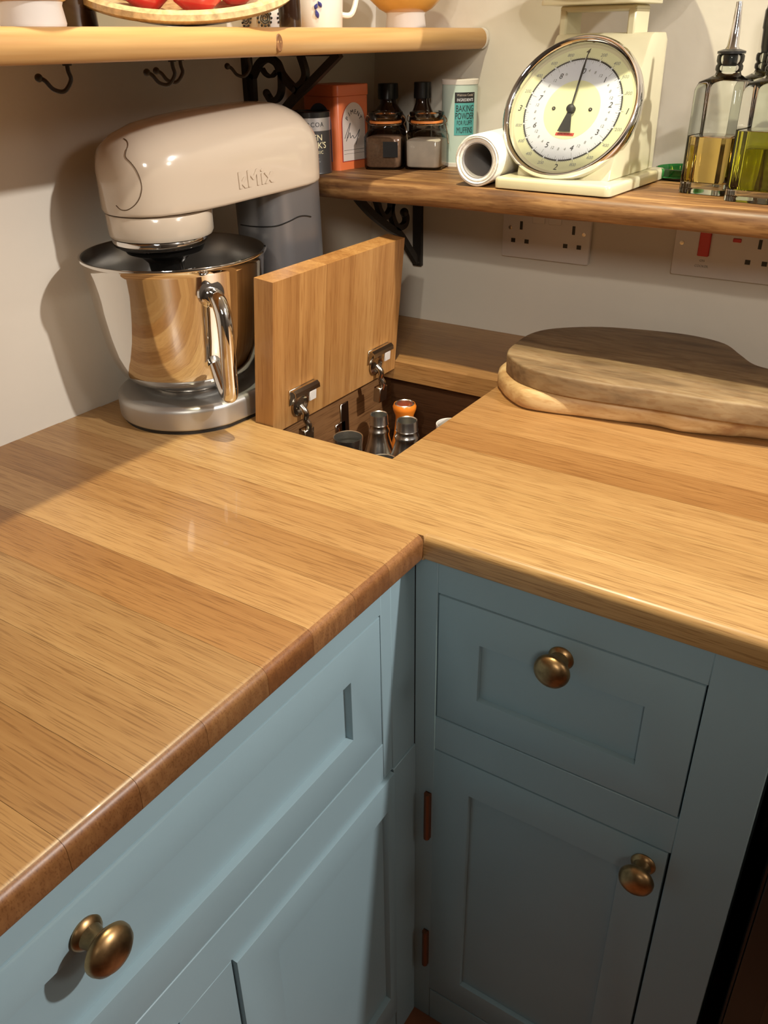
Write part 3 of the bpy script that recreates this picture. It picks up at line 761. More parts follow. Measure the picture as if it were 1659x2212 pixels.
def cup_hook(x, y, label, rz):
    t = thing('cup_hook', label, 'hook', (x, y, USB), rz, 'cup hooks under the pine shelf')
    bm = nbm(); pts = smooth_path([(0, 0, 0.006), (0, 0, -0.006), (0.001, 0, -0.014), (-0.006, 0, -0.0225), (-0.015, 0, -0.021), (-0.021, 0, -0.014), (-0.0255, 0, -0.0115)], 5)
    tube(bm, pts, 0.0019, 8); obj('wire', bm, MT['iron'], t)
    bm = nbm(); bmesh.ops.create_uvsphere(bm, u_segments=14, v_segments=8, radius=0.0036); obj('ball_end', bm, MT['iron'], t, mloc=Matrix.Translation((-0.026, 0, -0.0115)))
    obj('collar', lathe(nbm(), [(0, -0.0025), (0.004, -0.0025), (0.0045, 0), (0, 0)], 14), MT['iron'], t)
    return t
HR = math.radians(45)
cup_hook(-0.330, -0.0700, 'dark iron cup hook alone at the far left under the pine shelf', HR)
cup_hook(-0.330, 0.0585, 'dark iron cup hook, left one of the overlapping pair under the pine shelf', HR*0.9)
cup_hook(-0.365, 0.1050, 'dark iron cup hook, right one of the overlapping pair under the pine shelf', HR*1.1)
cup_hook(-0.400, 0.2550, 'dark iron cup hook beside the iron bracket under the pine shelf', HR)

# pots on the pine shelf
def footed_bowl(x, y, s, label):
    t = thing('bowl', label, 'bowl', (x, y, UST), 0, 'ochre footed bowls on the pine shelf')
    obj('foot', lathe(nbm(), [(0, 0), (0.030*s, 0), (0.031*s, 0.003*s), (0.029*s, 0.018*s), (0.0305*s, 0.022*s), (0, 0.022*s)], 40), MT['ceramic_white'], t)
    obj('body', lathe(nbm(), [(0, 0.021*s), (0.031*s, 0.0215*s), (0.040*s, 0.026*s), (0.056*s, 0.040*s), (0.068*s, 0.060*s), (0.073*s, 0.080*s), (0.0745*s, 0.081*s), (0.070*s, 0.080*s), (0.063*s, 0.058*s), (0.048*s, 0.040*s), (0, 0.030*s)], 48), MT['ceramic_yellow'], t)
footed_bowl(-0.322, -0.103, 0.86, 'ochre bowl on a white foot at the near end of the pine shelf')
footed_bowl(-0.355, 0.545, 0.92, 'ochre bowl on a white foot near the back wall on the pine shelf')
dish = thing('dish', 'wide speckled stoneware dish full of red fruit tipped forward on the pine shelf', 'dish', (-0.395, 0.155, UST+0.0180), math.radians(0))
dish.rotation_euler = (0, math.radians(18), math.radians(-46))
obj('body', lathe(nbm(), [(0, 0), (0.045, 0), (0.055, 0.002), (0.085, 0.010), (0.108, 0.020), (0.1165, 0.0215), (0.1215, 0.026), (0.1200, 0.031), (0.1140, 0.0335), (0.107, 0.031), (0.080, 0.016), (0.05, 0.009), (0, 0.008)], 64), MT['stoneware'], dish)
for i, (a, rr, s) in enumerate(((0.2, 0.055, 0.030), (1.1, 0.058, 0.027), (-0.75, 0.058, 0.029), (2.2, 0.055, 0.03), (3.3, 0.05, 0.028), (4.4, 0.055, 0.029))):
    q = dish.matrix_basis @ Vector((rr*math.cos(a), rr*math.sin(a), 0.011+s))
    lab = ['red fruit at the front of the speckled dish', 'red fruit at the right front of the speckled dish', 'red fruit at the left front of the speckled dish', 'red fruit towards the back right of the speckled dish', 'red fruit at the back of the speckled dish', 'red fruit towards the back left of the speckled dish'][i]
    t = thing('fruit', lab, 'fruit', q, a, 'red fruit in the speckled dish')
    bm = nbm(); lathe(bm, [(0, -s*0.92), (s*0.35, -s*0.9), (s*0.8, -s*0.55), (s, 0), (s*0.85, s*0.55), (s*0.45, s*0.86), (s*0.12, s*0.8), (0, s*0.72)], 24)
    obj('flesh', bm, MT['tomato'], t, ang=80)
    bm = nbm(); tube(bm, [(0, 0, s*0.7), (0.001, 0, s*0.9), (0.003, 0, s*1.05)], 0.0013, 6); obj('stalk', bm, MT['spice_brown'], t)
def mug(x, y, r, H, label, mat, deco):
    t = thing('mug', label, 'mug', (x, y, UST), 0)
    obj('body', lathe(nbm(), [(0, 0), (r*0.86, 0), (r*0.9, 0.002), (r*0.95, H*0.4), (r, H), (r*0.94, H), (r*0.88, H*0.4), (0, H*0.08)], 40), mat, t)
    az = math.radians(-45)
    bm = nbm()
    if deco == 'spiral':
        for a0 in (-0.95, 0.0, 0.95):
            pts = []
            for k in range(26):
                th_ = k/25*2.2*2*PI; q = 0.0016+0.0055*k/25
                a = az+a0+q*math.cos(th_)/r; pts.append((r*0.952*math.cos(a), r*0.952*math.sin(a), 0.0125+q*math.sin(th_)))
            tube(bm, pts, 0.0006, 5)
            for k in range(12):
                th_ = k/12*2*PI; a = az+a0+0.0092*math.cos(th_)/r
                bb = nbm(); bmesh.ops.create_uvsphere(bb, u_segments=6, v_segments=4, radius=0.0015)
                xform(bb, Matrix.Translation((r*0.95*math.cos(a), r*0.95*math.sin(a), 0.0125+0.0092*math.sin(th_)))); merge(bm, bb)
        obj('spiral_print', bm, MT['ink'], t)
    else:
        for dx, dz, tl, ln in ((0, 0.012, -0.3, 0.010), (-0.004, 0.022, 0.5, 0.007), (0.005, 0.024, -0.6, 0.008), (-0.006, 0.034, 0.7, 0.009), (0.004, 0.036, -0.5, 0.009), (0, 0.046, 0, 0.008)):
            pts = []; rads = []
            for k in range(8):
                q = k/7; a = az-0.12+(dx+ln*q*math.sin(tl))/r
                pts.append((r*0.965*math.cos(a), r*0.965*math.sin(a), dz+ln*q*math.cos(tl))); rads.append(0.0004+0.0022*math.sin(PI*min(1, q*1.1))**0.8 if q < 0.9 else 0.0005)
            tube(bm, pts, rads, 6)
        obj('leaf_print', bm, MT['cobalt'], t)
    bm = nbm(); aa = az+PI*0.55
    tube(bm, smooth_path([((r*0.95+q)*math.cos(aa), (r*0.95+q)*math.sin(aa), z) for q, z in ((-0.001, H*0.85), (0.016, H*0.82), (0.022, H*0.5), (0.014, H*0.2), (-0.001, H*0.18))], 5), 0.0035, 8)
    obj('handle', bm, mat, t)
mug(-0.440, 0.335, 0.030, 0.075, 'white mug with black spiral flowers behind the speckled dish', MT['ceramic_white'], 'spiral')
mug(-0.405, 0.405, 0.036, 0.09, 'white mug with blue leaf pattern right of the speckled dish', MT['ceramic_white'], 'leaf')
def jar_dark(x, y, r, H, label, mat):
    t = thing('jar', label, 'jar', (x, y, UST), 0)
    obj('body', lathe(nbm(), [(0, 0), (r*0.95, 0), (r, 0.003), (r, H*0.7), (r*0.8, H*0.78), (0, H*0.78)], 32), mat, t)
    obj('lid', lathe(nbm(), [(0, H*0.78), (r*0.85, H*0.78), (r*0.85, H), (0, H)], 32), MT['black'], t)
jar_dark(-0.445, 0.035, 0.028, 0.085, 'dark glass jar between the near ochre bowl and the speckled dish', MT['dark_glass'])
jar_dark(-0.372, 0.305, 0.0135, 0.085, 'slim dark jar between the two patterned mugs', MT['dark_glass'])

# ------------------------------------------------------------------ things on the dark shelf
# cocoa tin
t = thing('cocoa_tin', 'round charcoal and silver cocoa tin behind the mixer head', 'tin', (-0.444, 0.4275, SZ))
R = 0.029
obj('body', lathe(nbm(), [(0, 0), (R, 0), (R*1.02, 0.001), (R, 0.003), (R, 0.0745), (0, 0.0745)], 48), MT['cocoa_body'], t)
obj('silver_band', lathe(nbm(), [(R, 0.0575), (R*1.008, 0.0575), (R*1.008, 0.0742), (R, 0.0742)], 48, closed=True), MT['tin_silver'], t)
obj('lid', lathe(nbm(), [(0, 0.0745), (R*1.03, 0.0745), (R*1.03, 0.0810), (R*0.99, 0.0820), (R*0.96, 0.080), (0, 0.080)], 48), MT['black_gloss'], t)
az = math.radians(-46)
for s, sz, z, m_, sp_ in (('COCOA', 0.0085, 0.0655, 'ink', 1.15), ('GREEN', 0.0115, 0.0485, 'gold', 1.0), ("&BLACK'S", 0.0115, 0.0385, 'gold', 0.95), ('ORGANIC', 0.0060, 0.0295, 'gold', 1.15),
                          ('rich with the', 0.0032, 0.0215, 'ink_grey', 1.0), ('finest Fairtrade', 0.0032, 0.0175, 'ink_grey', 1.0), ('cocoa', 0.0032, 0.0135, 'ink_grey', 1.0)):
    obj('printed_lettering', wrap(text_bm(s, sz, 0.0002, sp_), R*(1.009 if z > 0.058 else 1.001), az+(-0.12 if sz > 0.011 else 0), z), MT[m_], t)
# orange tin
ang_o = math.radians(8.6)
t = thing('spice_tin', 'square orange tin with an arched cream label behind the cocoa tin', 'tin', (-0.418, 0.457, SZ), -ang_o)
S = 0.070
def otin(h0, h1, g=0.0, rr=0.007): return prism(nbm(), rrect(S/2+g, S/2+g, rr, 5, -S/2, S/2), h0, h1, 0.0015, 2)
obj('body', otin(0, 0.099), MT['orange_tin'], t)
obj('lid', otin(0.099, 0.1135, 0.0012, 0.008), MT['orange_tin'], t)
arch = [(-0.024, 0)]+[(0.024*math.cos(PI-k/20*PI), 0.050+0.028*math.sin(k/20*PI)) for k in range(21)]+[(0.024, 0)]
def flat(poly, th): return prism(nbm(), poly, 0, th)
faceR = Matrix.Translation((0.0002, S/2, 0.012)) @ Matrix(((0, 0, 1, 0), (1, 0, 0, 0), (0, 1, 0, 0), (0, 0, 0, 1)))
faceF = Matrix.Translation((-S/2, -0.0002, 0.012)) @ Matrix.Rotation(PI/2, 4, 'X')
obj('label_border', flat([(x*1.06, y*1.012-0.001) for x, y in arch], 0.0003), MT['red_dark'], t, mloc=faceR)
lb = obj('label_panel', flat(arch, 0.0006), MT['tin_label'], t, mloc=faceR)
bm = nbm()
for i, ch in enumerate('PIMENT'):
    a = PI*(0.82-0.128*i); g_ = text_bm(ch, 0.0085, 0.0001)
    xform(g_, Matrix.Translation((0.0165*math.cos(a), 0.0475+0.0180*math.sin(a), 0.0008)) @ Matrix.Rotation(a-PI/2, 4, 'Z')); merge(bm, g_)
for pts in ([(-0.020, 0.031), (-0.010, 0.048), (-0.008, 0.049), (-0.017, 0.027)], [(-0.014, 0.031), (-0.009, 0.038), (-0.008, 0.031), (-0.003, 0.034), (0, 0.030), (0.006, 0.034), (0.012, 0.041), (0.003, 0.021)]):
    tube(bm, smooth_path([(a, b, 0.0008) for a, b in pts], 6), 0.00045, 5)
box(bm, (-0.022, 0.0145, 0.0006), (0.022, 0.0149, 0.0008)); box(bm, (-0.022, 0.0095, 0.0006), (0.022, 0.0098, 0.0008))
obj('label_print', bm, MT['ink'], lb)
obj('navy_label', flat(arch, 0.0005), MT['navy'], t, mloc=faceF)
# clip-top jars
def clip_jar(x, y, rz, label, fill, fh, dark_label):
    t = thing('clip_jar', label, 'jar', (x, y, SZ), rz, 'clip-top glass jars on the dark shelf'); t.scale = (1, 1, 0.885)
    a = 0.0285
    rings = []
    for z, hx, r in ((0.0, a-0.003, 0.008), (0.0015, a-0.001, 0.010), (0.005, a, 0.010), (0.050, a, 0.010), (0.057, a-0.003, 0.013), (0.062, 0.0215, 0.0205), (0.066, 0.0205, 0.0200), (0.070, 0.0205, 0.0200)):
        rings.append([(px, py, z) for px, py in rrect(hx, hx, r, 6)])
    bm = nbm(); loft(bm, rings, True, False); obj('glass_body', bm, MT['glass'], t, ang=50)
    c = a-0.003
    rings = [[(px, py, z) for px, py in rrect(q, q, 0.008, 6)] for z, q in ((0.0035, c-0.002), (0.006, c), (fh-0.002, c), (fh, c-0.003))]
    bm = nbm(); loft(bm, rings); obj('contents', bm, MT[fill], t, ang=50)
    obj('rubber_seal', lathe(nbm(), [(0.0195, 0.0700), (0.0235, 0.0700), (0.0240, 0.0720), (0.0235, 0.0735), (0.0195, 0.0735)], 36, closed=True), MT['seal'], t)
    obj('glass_lid', lathe(nbm(), [(0, 0.0738), (0.0215, 0.0738), (0.0235, 0.076), (0.0255, 0.084), (0.0250, 0.0865), (0.021, 0.0870), (0.019, 0.084), (0, 0.083)], 40), MT['glass'], t, ang=50)
    bm = nbm()
    for s in (-1, 1):
        tube(bm, smooth_path([(s*0.0265, 0.004, 0.068), (s*0.030, 0.0, 0.074), (s*0.027, -0.004, 0.081), (s*0.024, -0.002, 0.078)], 5), 0.0009, 6)
    tube(bm, smooth_path([(0.0265, 0.004, 0.068), (0.032, -0.006, 0.060), (0.034, -0.008, 0.046), (0.036, -0.011, 0.040)], 5), 0.0010, 6)
    tube(bm, [(0.0235*math.cos(k/24*2*PI), 0.0235*math.sin(k/24*2*PI), 0.0678) for k in range(24)], 0.0008, 6, closed=True)
    obj('wire_clip', bm, MT['nickel'], t)
    if dark_label:
        obj('label', box(nbm(), (0.002, -a-0.0006, 0.020), (0.024, -a-0.0001, 0.044)), MT['black'], t)
clip_jar(-0.3745, 0.520, math.radians(20), 'clip-top glass jar of brown spice with a black label', 'spice_brown', 0.050, True)
clip_jar(-0.3190, 0.5455, math.radians(14), 'clip-top glass jar half full of pale powder beside the tub', 'spice_white', 0.046, False)
# dark bottles
def dark_bottle(x, y, r, H, label, rn):
    t = thing('bottle', label, 'bottle', (x, y, SZ))
    obj('body', lathe(nbm(), [(0, 0), (r*0.95, 0), (r, 0.003), (r, H*0.50), (r*0.95, H*0.57), (r*0.7, H*0.66), (rn*1.05, H*0.74), (rn, H*0.78), (rn, H*0.84), (0, H*0.84)], 36), MT['dark_glass'], t, ang=60)
    obj('cap', lathe(nbm(), [(0, H*0.80), (rn*1.25, H*0.80), (rn*1.28, H*0.82), (rn*1.25, H*0.995), (rn*1.15, H), (0, H)], 32), MT['black'], t)
dark_bottle(-0.425, 0.606, 0.029, 0.110, 'round dark bottle with black cap behind the brown spice jar', 0.0125)
dark_bottle(-0.369, 0.617, 0.021, 0.112, 'slim dark bottle with black cap behind the pale powder jar', 0.0105)
# baking powder tub
t = thing('baking_powder_tub', 'pale mint cylindrical tub of baking powder with teal label', 'tub', (-0.2950, 0.6000, SZ))
R = 0.0262
obj('body', lathe(nbm(), [(0, 0), (R, 0), (R, 0.1105), (0, 0.1105)], 48), MT['tub'], t)
obj('base_rim', lathe(nbm(), [(R, 0), (R*1.02, 0), (R*1.02, 0.005), (R, 0.0055)], 48, closed=True), MT['tub_white'], t)
obj('lid', lathe(nbm(), [(0, 0.1105), (R*1.03, 0.1105), (R*1.03, 0.1165), (R*1.0, 0.1172), (0, 0.1172)], 48), MT['tub_white'], t)
az = math.radians(-43)
obj('black_label', wrap_patch(R*1.001, az, 0.60, 0.0865, 0.1005), MT['ink'], t)
obj('teal_label', wrap_patch(R*1.001, az, 0.60, 0.0435, 0.0865), MT['teal'], t)
for s, sz, z, m_, xs in (("Waitrose Cooks'", 0.0044, 0.0970, 'tin_label', 0.85), ('INGREDIENTS', 0.0056, 0.0905, 'dial_white', 0.74), ('BAKING', 0.0122, 0.0790, 'ink', 0.64), ('POWDER', 0.0122, 0.0690, 'ink', 0.58),
                         ('FOR FLUFFY', 0.0085, 0.0600, 'ink', 0.54), ('MUFFINS', 0.0115, 0.0500, 'ink', 0.56)):
    obj('printed_lettering', wrap(text_bm(s, sz, 0.0002, 1.0, xs=xs), R*1.020, az, z), MT[m_], t)
# kitchen paper roll
t = thing('paper_roll', 'white kitchen paper roll lying on its side left of the scale', 'paper roll', (-0.1665, 0.412, SZ+0.0318), math.radians(3))
bm = nbm()
RO, RI = 0.0312, 0.0205
rings_o = []; nn = 72
def ro(k, L): return RO*(1+0.012*math.sin(3*2*PI*k/nn+1)+0.008*math.sin(7*2*PI*k/nn+L*40))
L0, L1 = 0.0, 0.17
prof_rings = []
for (rf, yv) in ((1, L1), (1, 0.004), (0.985, 0.001), (0.95, 0.0)):
    prof_rings.append([(rf*ro(k, yv)*math.cos(2*PI*k/nn), yv, rf*ro(k, yv)*math.sin(2*PI*k/nn)) for k in range(nn)])
for (rr, yv) in ((0.0285, 0.0025), (0.0275, -0.0015), (0.0255, 0.002), (0.0240, 0.0), (RI+0.0012, 0.001)):
    prof_rings.append([(rr*math.cos(2*PI*k/nn), yv, rr*math.sin(2*PI*k/nn)) for k in range(nn)])
prof_rings.append([((RI+0.001)*math.cos(2*PI*k/nn), L1, (RI+0.001)*math.sin(2*PI*k/nn)) for k in range(nn)])
loft(bm, prof_rings+[prof_rings[0]], False, False); bmesh.ops.remove_doubles(bm, verts=bm.verts, dist=1e-6)
obj('sheets', bm, MT['paper'], t, ang=50)
bm = nbm(); lathe(bm, [(RI+0.0009, 0.001), (RI, 0.001), (RI, L1), (RI+0.0009, L1)], 48, closed=True); xform(bm, Matrix.Rotation(-PI/2, 4, 'X'))
obj('core_tube', bm, MT['card'], t)
bm = nbm(); lathe(bm, [(0, L1-0.001), (RI, L1-0.001), (RI, L1), (0, L1)], 48); xform(bm, Matrix.Rotation(-PI/2, 4, 'X'))
# green dish
t = thing('glass_dish', 'low green glass dish by the wall between scale and oil bottles', 'dish', (0.045, 0.607, SZ))
obj('body', lathe(nbm(), [(0, 0), (0.033, 0), (0.036, 0.003), (0.037, 0.014), (0.035, 0.0145), (0.033, 0.005), (0, 0.004)], 40), MT['green_glass'], t)

# oil bottles
def oil_bottle(x, y, rz, label, oil, fill, topk):
    t = thing('oil_bottle', label, 'bottle', (x, y, SZ), rz, 'glass oil bottles on the dark shelf')
    a = 0.0295; H = 0.125
    rings = [[(px, py, z) for px, py in rrect(q, q, r, 6)] for z, q, r in ((0, a-0.0015, 0.009), (0.002, a, 0.010), (H-0.012, a*0.97, 0.010), (H-0.004, a*0.90, 0.013), (H, 0.020, 0.0195), (H+0.003, 0.0145, 0.0144), (H+0.006, 0.0135, 0.0134))]
    bm = nbm(); loft(bm, rings, True, False); obj('glass_body', bm, MT['glass'], t, ang=50)
    bm = nbm(); q = a-0.0008
    loft(bm, [[(px, py, z) for px, py in rrect(q, q, 0.009, 6)] for z in (0.0006, 0.013)]); obj('thick_base', bm, MT['glass_thick'], t, ang=50)
    q = a-0.003
    bm = nbm(); loft(bm, [[(px, py, z) for px, py in rrect(qq, qq, 0.008, 6)] for z, qq in ((0.0135, q-0.001), (0.016, q), (fill, q), (fill+0.0004, q-0.001))]); obj('oil', bm, MT[oil], t, ang=50)
    obj('neck', lathe(nbm(), [(0.0135, H+0.006), (0.0150, H+0.008), (0.0150, H+0.012), (0.0135, H+0.014), (0.0150, H+0.017), (0.0150, H+0.022), (0.0138, H+0.024), (0.0110, H+0.024), (0.0110, H+0.006)], 36, closed=True), MT['glass'], t, ang=50)
    if topk == 'spout':
        obj('stopper', lathe(nbm(), [(0, H+0.012), (0.0105, H+0.012), (0.0105, H+0.024), (0.0155, H+0.0245), (0.0155, H+0.027), (0.009, H+0.029), (0, H+0.029)], 32), MT['black'], t)
        bm = nbm(); tube(bm, [(0, 0, H+0.026), (0, 0, H+0.028), (0, 0, H+0.032), (0.0, 0.001, H+0.052), (-0.001, 0.002, H+0.0755)], [0.0095, 0.0085, 0.0062, 0.0048, 0.0034], 16)
        obj('pourer', bm, MT['chrome'], t)
    else:
        obj('stopper', lathe(nbm(), [(0, H+0.004), (0.0095, H+0.004), (0.0105, H+0.026), (0.0115, H+0.030), (0.0125, H+0.048), (0.0135, H+0.050), (0.0135, H+0.068), (0.0120, H+0.071), (0.0120, H+0.074), (0.0080, H+0.074), (0.0080, H+0.082), (0, H+0.082)], 32), MT['black_gloss'], t)
oil_bottle(0.1040, 0.510, math.radians(-8), 'square glass bottle of golden oil with a steel pourer spout', 'oil_gold', 0.063, 'spout')
oil_bottle(0.1660, 0.474, math.radians(-8), 'square glass bottle of green olive oil nearest the shelf edge', 'oil_green', 0.074, 'spout')
oil_bottle(0.1300, 0.590, math.radians(-8), 'glass bottle with a tall black stopper standing behind the other two oil bottles', 'oil_green', 0.05, 'stopper')

# ------------------------------------------------------------------ kitchen scale
AZ = -0.05
sc = thing('kitchen_scale', 'cream mechanical kitchen scale with a round chrome-rimmed dial', 'scale', (-0.0575, 0.500, SZ), AZ)
bw, bd = 0.0785, 0.0955
obj('base', prism(nbm(), rrect(bw, bd, 0.008, 4), 0.0015, 0.0145, 0.004, 3, 0.001), MT['scale_cream'], sc)
for sx in (-1, 1):
    for sy in (-1, 1):
        obj('rubber_foot', lathe(nbm(), [(0, 0), (0.008, 0), (0.008, 0.003), (0, 0.003)], 16), MT['black'], sc, mloc=Matrix.Translation((sx*0.06, sy*0.075, 0)))
# wedge housing: side profile in (y, z)
side = [(-0.062, 0.0145), (-0.058, 0.030), (0.021, 0.166), (0.026, 0.1705), (0.032, 0.1725), (0.072, 0.1725), (0.080, 0.165), (0.084, 0.0145)]
bm = nbm(); hw = 0.063
loft(bm, [[(s*hw, y, z) for y, z in side] for s in (-1, 1)])
bmesh.ops.bevel(bm, geom=[e for e in bm.edges if abs(e.verts[0].co.x-e.verts[1].co.x) < 1e-6], offset=0.0025, segments=2, affect='EDGES', profile=0.5)
obj('housing', bm, MT['scale_cream'], sc)
# neck frame with its opening, platform
neck = nbm()
for s in (-1, 1):
    box(neck, (-0.012+s*0.050, 0.028, 0.168), (-0.012+s*0.040, 0.074, 0.200), 0.002, 1)
box(neck, (-0.062, 0.028, 0.1955), (0.038, 0.074, 0.2025), 0.002, 1)
obj('neck_frame', neck, MT['scale_cream'], sc)
obj('platform', prism(nbm(), rrect(0.064, 0.045, 0.012, 4, -0.010, 0.035), 0.2028, 0.2090, 0.002, 2, 0.001), MT['scale_cream'], sc)
obj('flange', prism(nbm(), rrect(0.070, 0.030, 0.004, 3, -0.010, 0.035), 0.2092, 0.2105), MT['nickel'], sc)
pan = thing('weighing_pan', 'round cream weighing pan resting on the scale platform', 'pan', (-0.0660, 0.535, SZ+0.2108))
obj('body', lathe(nbm(), [(0, 0), (0.050, 0), (0.075, 0.006), (0.100, 0.024), (0.111, 0.040), (0.113, 0.040), (0.114, 0.042), (0.111, 0.0425), (0.098, 0.027), (0.074, 0.009), (0, 0.003)], 56), MT['scale_cream'], pan)
# dial drum
TI = 0.500
n_ = Vector((math.sin(AZ)*math.cos(TI), -math.cos(AZ)*math.cos(TI), math.sin(TI))); a_ = Vector((math.cos(AZ), math.sin(AZ), 0)); b_ = n_.cross(a_)
DC = Vector((-0.0675, 0.463, 0.359))
DM = Matrix(((a_.x, b_.x, n_.x, DC.x), (a_.y, b_.y, n_.y, DC.y), (a_.z, b_.z, n_.z, DC.z), (0, 0, 0, 1)))
DL = (Matrix.Translation(sc.location) @ Matrix.Rotation(AZ, 4, 'Z')).inverted() @ DM
obj('drum', lathe(nbm(), [(0, -0.034), (0.070, -0.034), (0.080, -0.030), (0.0845, -0.012), (0.0845, -0.008), (0, -0.008)], 72), MT['scale_cream'], sc, mloc=DL)
obj('bezel', lathe(nbm(), [(0.0860, -0.014), (0.0885, -0.010), (0.0895, -0.004), (0.0885, 0.001), (0.0860, 0.0035), (0.0830, 0.0025), (0.0808, -0.002), (0.0800, -0.010)], 96, closed=True), MT['chrome'], sc, mloc=DL, ang=60)
dial = obj('dial_face', lathe(nbm(), [(0, -0.0075), (0.0803, -0.0075), (0.0803, -0.009), (0, -0.009)], 72), MT['scale_cream'], sc, mloc=DL)
ZD = -0.0074
def disc(r0, r1, z, th=0.00015):
    if r0 <= 0: return lathe(nbm(), [(0, z+th), (r1, z+th), (r1, z), (0, z)], 72)
    return lathe(nbm(), [(r0, z), (r1, z), (r1, z+th), (r0, z+th)], 72, closed=True)
obj('yellow_band', disc(0.0630, 0.0765, ZD), MT['dial_yellow'], dial)
obj('white_band', disc(0, 0.0630, ZD), MT['dial_white'], dial)
obj('yellow_centre', disc(0, 0.0365, ZD+0.0002), MT['dial_yellow'], dial)
obj('black_ring', disc(0.0620, 0.0639, ZD+0.0002), MT['ink'], dial)
def polar(deg, r): a = math.radians(90-deg); return (r*math.cos(a), r*math.sin(a))
bm = nbm(); bg = nbm(); ticks = nbm(); dots = nbm()
def put(dst, s, sz, deg, r, shear=0.2):
    g_ = text_bm(s, sz, 0.00008, shear=shear); x, y = polar(deg, r)
    xform(g_, Matrix.Translation((x, y, ZD+0.0004))); merge(dst, g_)
lbdeg = 360/8.818
put(bm, '0', 0.0095, 2, 0.0475)
for k in range(1, 9): put(bm, str(k), 0.0095, k*lbdeg, 0.0490)
for k in range(0, 8):
    for q, s in ((1, '4'), (2, '8'), (3, '12')): put(bg, s, 0.0050, (k+q/4)*lbdeg, 0.0490)
put(bg, 'lb', 0.0045, 8*lbdeg+8.5, 0.0480)
for deg, s in ((0, '4'), (90, '1'), (180, '2'), (270, '3')): put(bm, s, 0.0105, deg, 0.0715)
for q in range(4):
    for k, s in ((1, '200'), (2, '400'), (3, '600'), (4, '800')): put(bg, s, 0.0055, q*90+k*18, 0.0705)
for k in range(160):
    deg = k*2.25; big = (k % 8 == 0)
    ln = 0.0045 if big else 0.0022
    g_ = box(nbm(), (-0.00018, 0.0630, ZD+0.0003), (0.00018, 0.0630+ln, ZD+0.00045)); xform(g_, Matrix.Rotation(-math.radians(deg), 4, 'Z')); merge(ticks, g_)
for k in range(142):
    deg = k*lbdeg/16
    ln = 0.0075 if k % 16 == 0 else (0.0045 if k % 4 == 0 else 0.0022)
    g_ = box(nbm(), (-0.00016, 0.0622-ln, ZD+0.0003), (0.00016, 0.0622, ZD+0.00045)); xform(g_, Matrix.Rotation(-math.radians(deg), 4, 'Z')); merge(ticks, g_)
for k in range(20):
    g_ = lathe(nbm(), [(0, 0.0003), (0.0011, 0.0003), (0.0011, 0), (0, 0)], 10); x, y = polar(k*18, 0.0630)
    xform(g_, Matrix.Translation((x, y, ZD+0.0003))); merge(dots, g_)
obj('numerals', bm, MT['ink'], dial); obj('minor_numerals', bg, MT['ink_grey'], dial); obj('tick_marks', ticks, MT['ink_grey'], dial); obj('ring_dots', dots, MT['dial_white'], dial)
bm = nbm(); prism(bm, [(-0.0125, -0.0322), (0.0120, -0.0322), (0.0125, -0.0285), (-0.0120, -0.0285)], ZD+0.0004, ZD+0.0007); obj('red_badge', bm, MT['red_print'], dial)
bm = nbm()
for k in range(9): box(bm, (-0.0095+k*0.0022, -0.0312, ZD+0.0007), (-0.0082+k*0.0022, -0.0295-0.0006*(k % 2), ZD+0.0009))
obj('badge_print', bm, MT['red_dark'], dial)
for s in (-1, 1):
    g_ = lathe(nbm(), [(0, 0.0024), (0.0012, 0.0022), (0.0026, 0.0010), (0.0030, 0), (0, 0)], 20); xform(g_, Matrix.Translation((s*0.0245, 0.001, ZD+0.0003)))
    obj('rivet', g_, MT['chrome'], dial)
bm = nbm(); zn = ZD+0.0035
prism(bm, [(-0.0009, 0.004), (0.0009, 0.004), (0.0013, 0.050), (0.0002, 0.0715), (-0.0002, 0.0715), (-0.0013, 0.050)], zn, zn+0.0006)
prism(bm, [(-0.0020, -0.002), (0.0020, -0.002), (0.0085, -0.0275), (-0.0085, -0.0285)], zn, zn+0.0006)
g_ = lathe(nbm(), [(0, zn+0.0035), (0.003, zn+0.0035), (0.0052, zn+0.002), (0.0055, ZD), (0, ZD)], 28); merge(bm, g_)
xform(bm, Matrix.Rotation(math.radians(-2.0), 4, 'Z'))
obj('needle', bm, MT['ink'], dial)
obj('dial_glass', lathe(nbm(), [(0, 0.0010), (0.040, 0.0006), (0.0812, -0.0012), (0.0812, -0.0017), (0.040, 0.0001), (0, 0.0005)], 64), MT['dial_glass'], sc, mloc=DL, ang=60)

# ------------------------------------------------------------------ wall sockets
def plate(name, label, x0, w_, z0):
    t = thing(name, label, 'socket', (x0, BACK, z0))
    bm = nbm(); box(bm, (0, -0.0085, 0), (w_, 0, 0.086), 0.003, 2)
    obj('faceplate', bm, MT['white_plastic'], t); return t
def hole(t, x, z, sx, sz): obj('pin_hole', box(nbm(), (x-sx/2, -0.0089, z-sz/2), (x+sx/2, -0.0084, z+sz/2)), MT['black'], t)
def screw(t, x, z):
    o = obj('screw', lathe(nbm(), [(0, 0), (0.0032, 0), (0.0030, 0.0008), (0, 0.001)], 16), MT['nickel'], t, mloc=Matrix.Translation((x, -0.0084, z)) @ Matrix.Rotation(PI/2, 4, 'X'))
PX, PZ = -0.2335, 0.128
t = plate('wall_socket', 'white double wall socket below the dark shelf, above the lid', PX, 0.146, PZ)
for x, z, sx, sz in ((-0.201, .178, .0045, .0125), (-0.2135, .1545, .0070, .0062), (-0.1905, .1545, .0070, .0062), (-0.1145, .178, .0045, .0125), (-0.126, .1540, .0070, .0062), (-0.104, .1540, .0070, .0062)):
    hole(t, x-PX, z-PZ, sx, sz)
screw(t, -0.2195-PX, .1735-PZ); screw(t, -0.0975-PX, .1735-PZ)
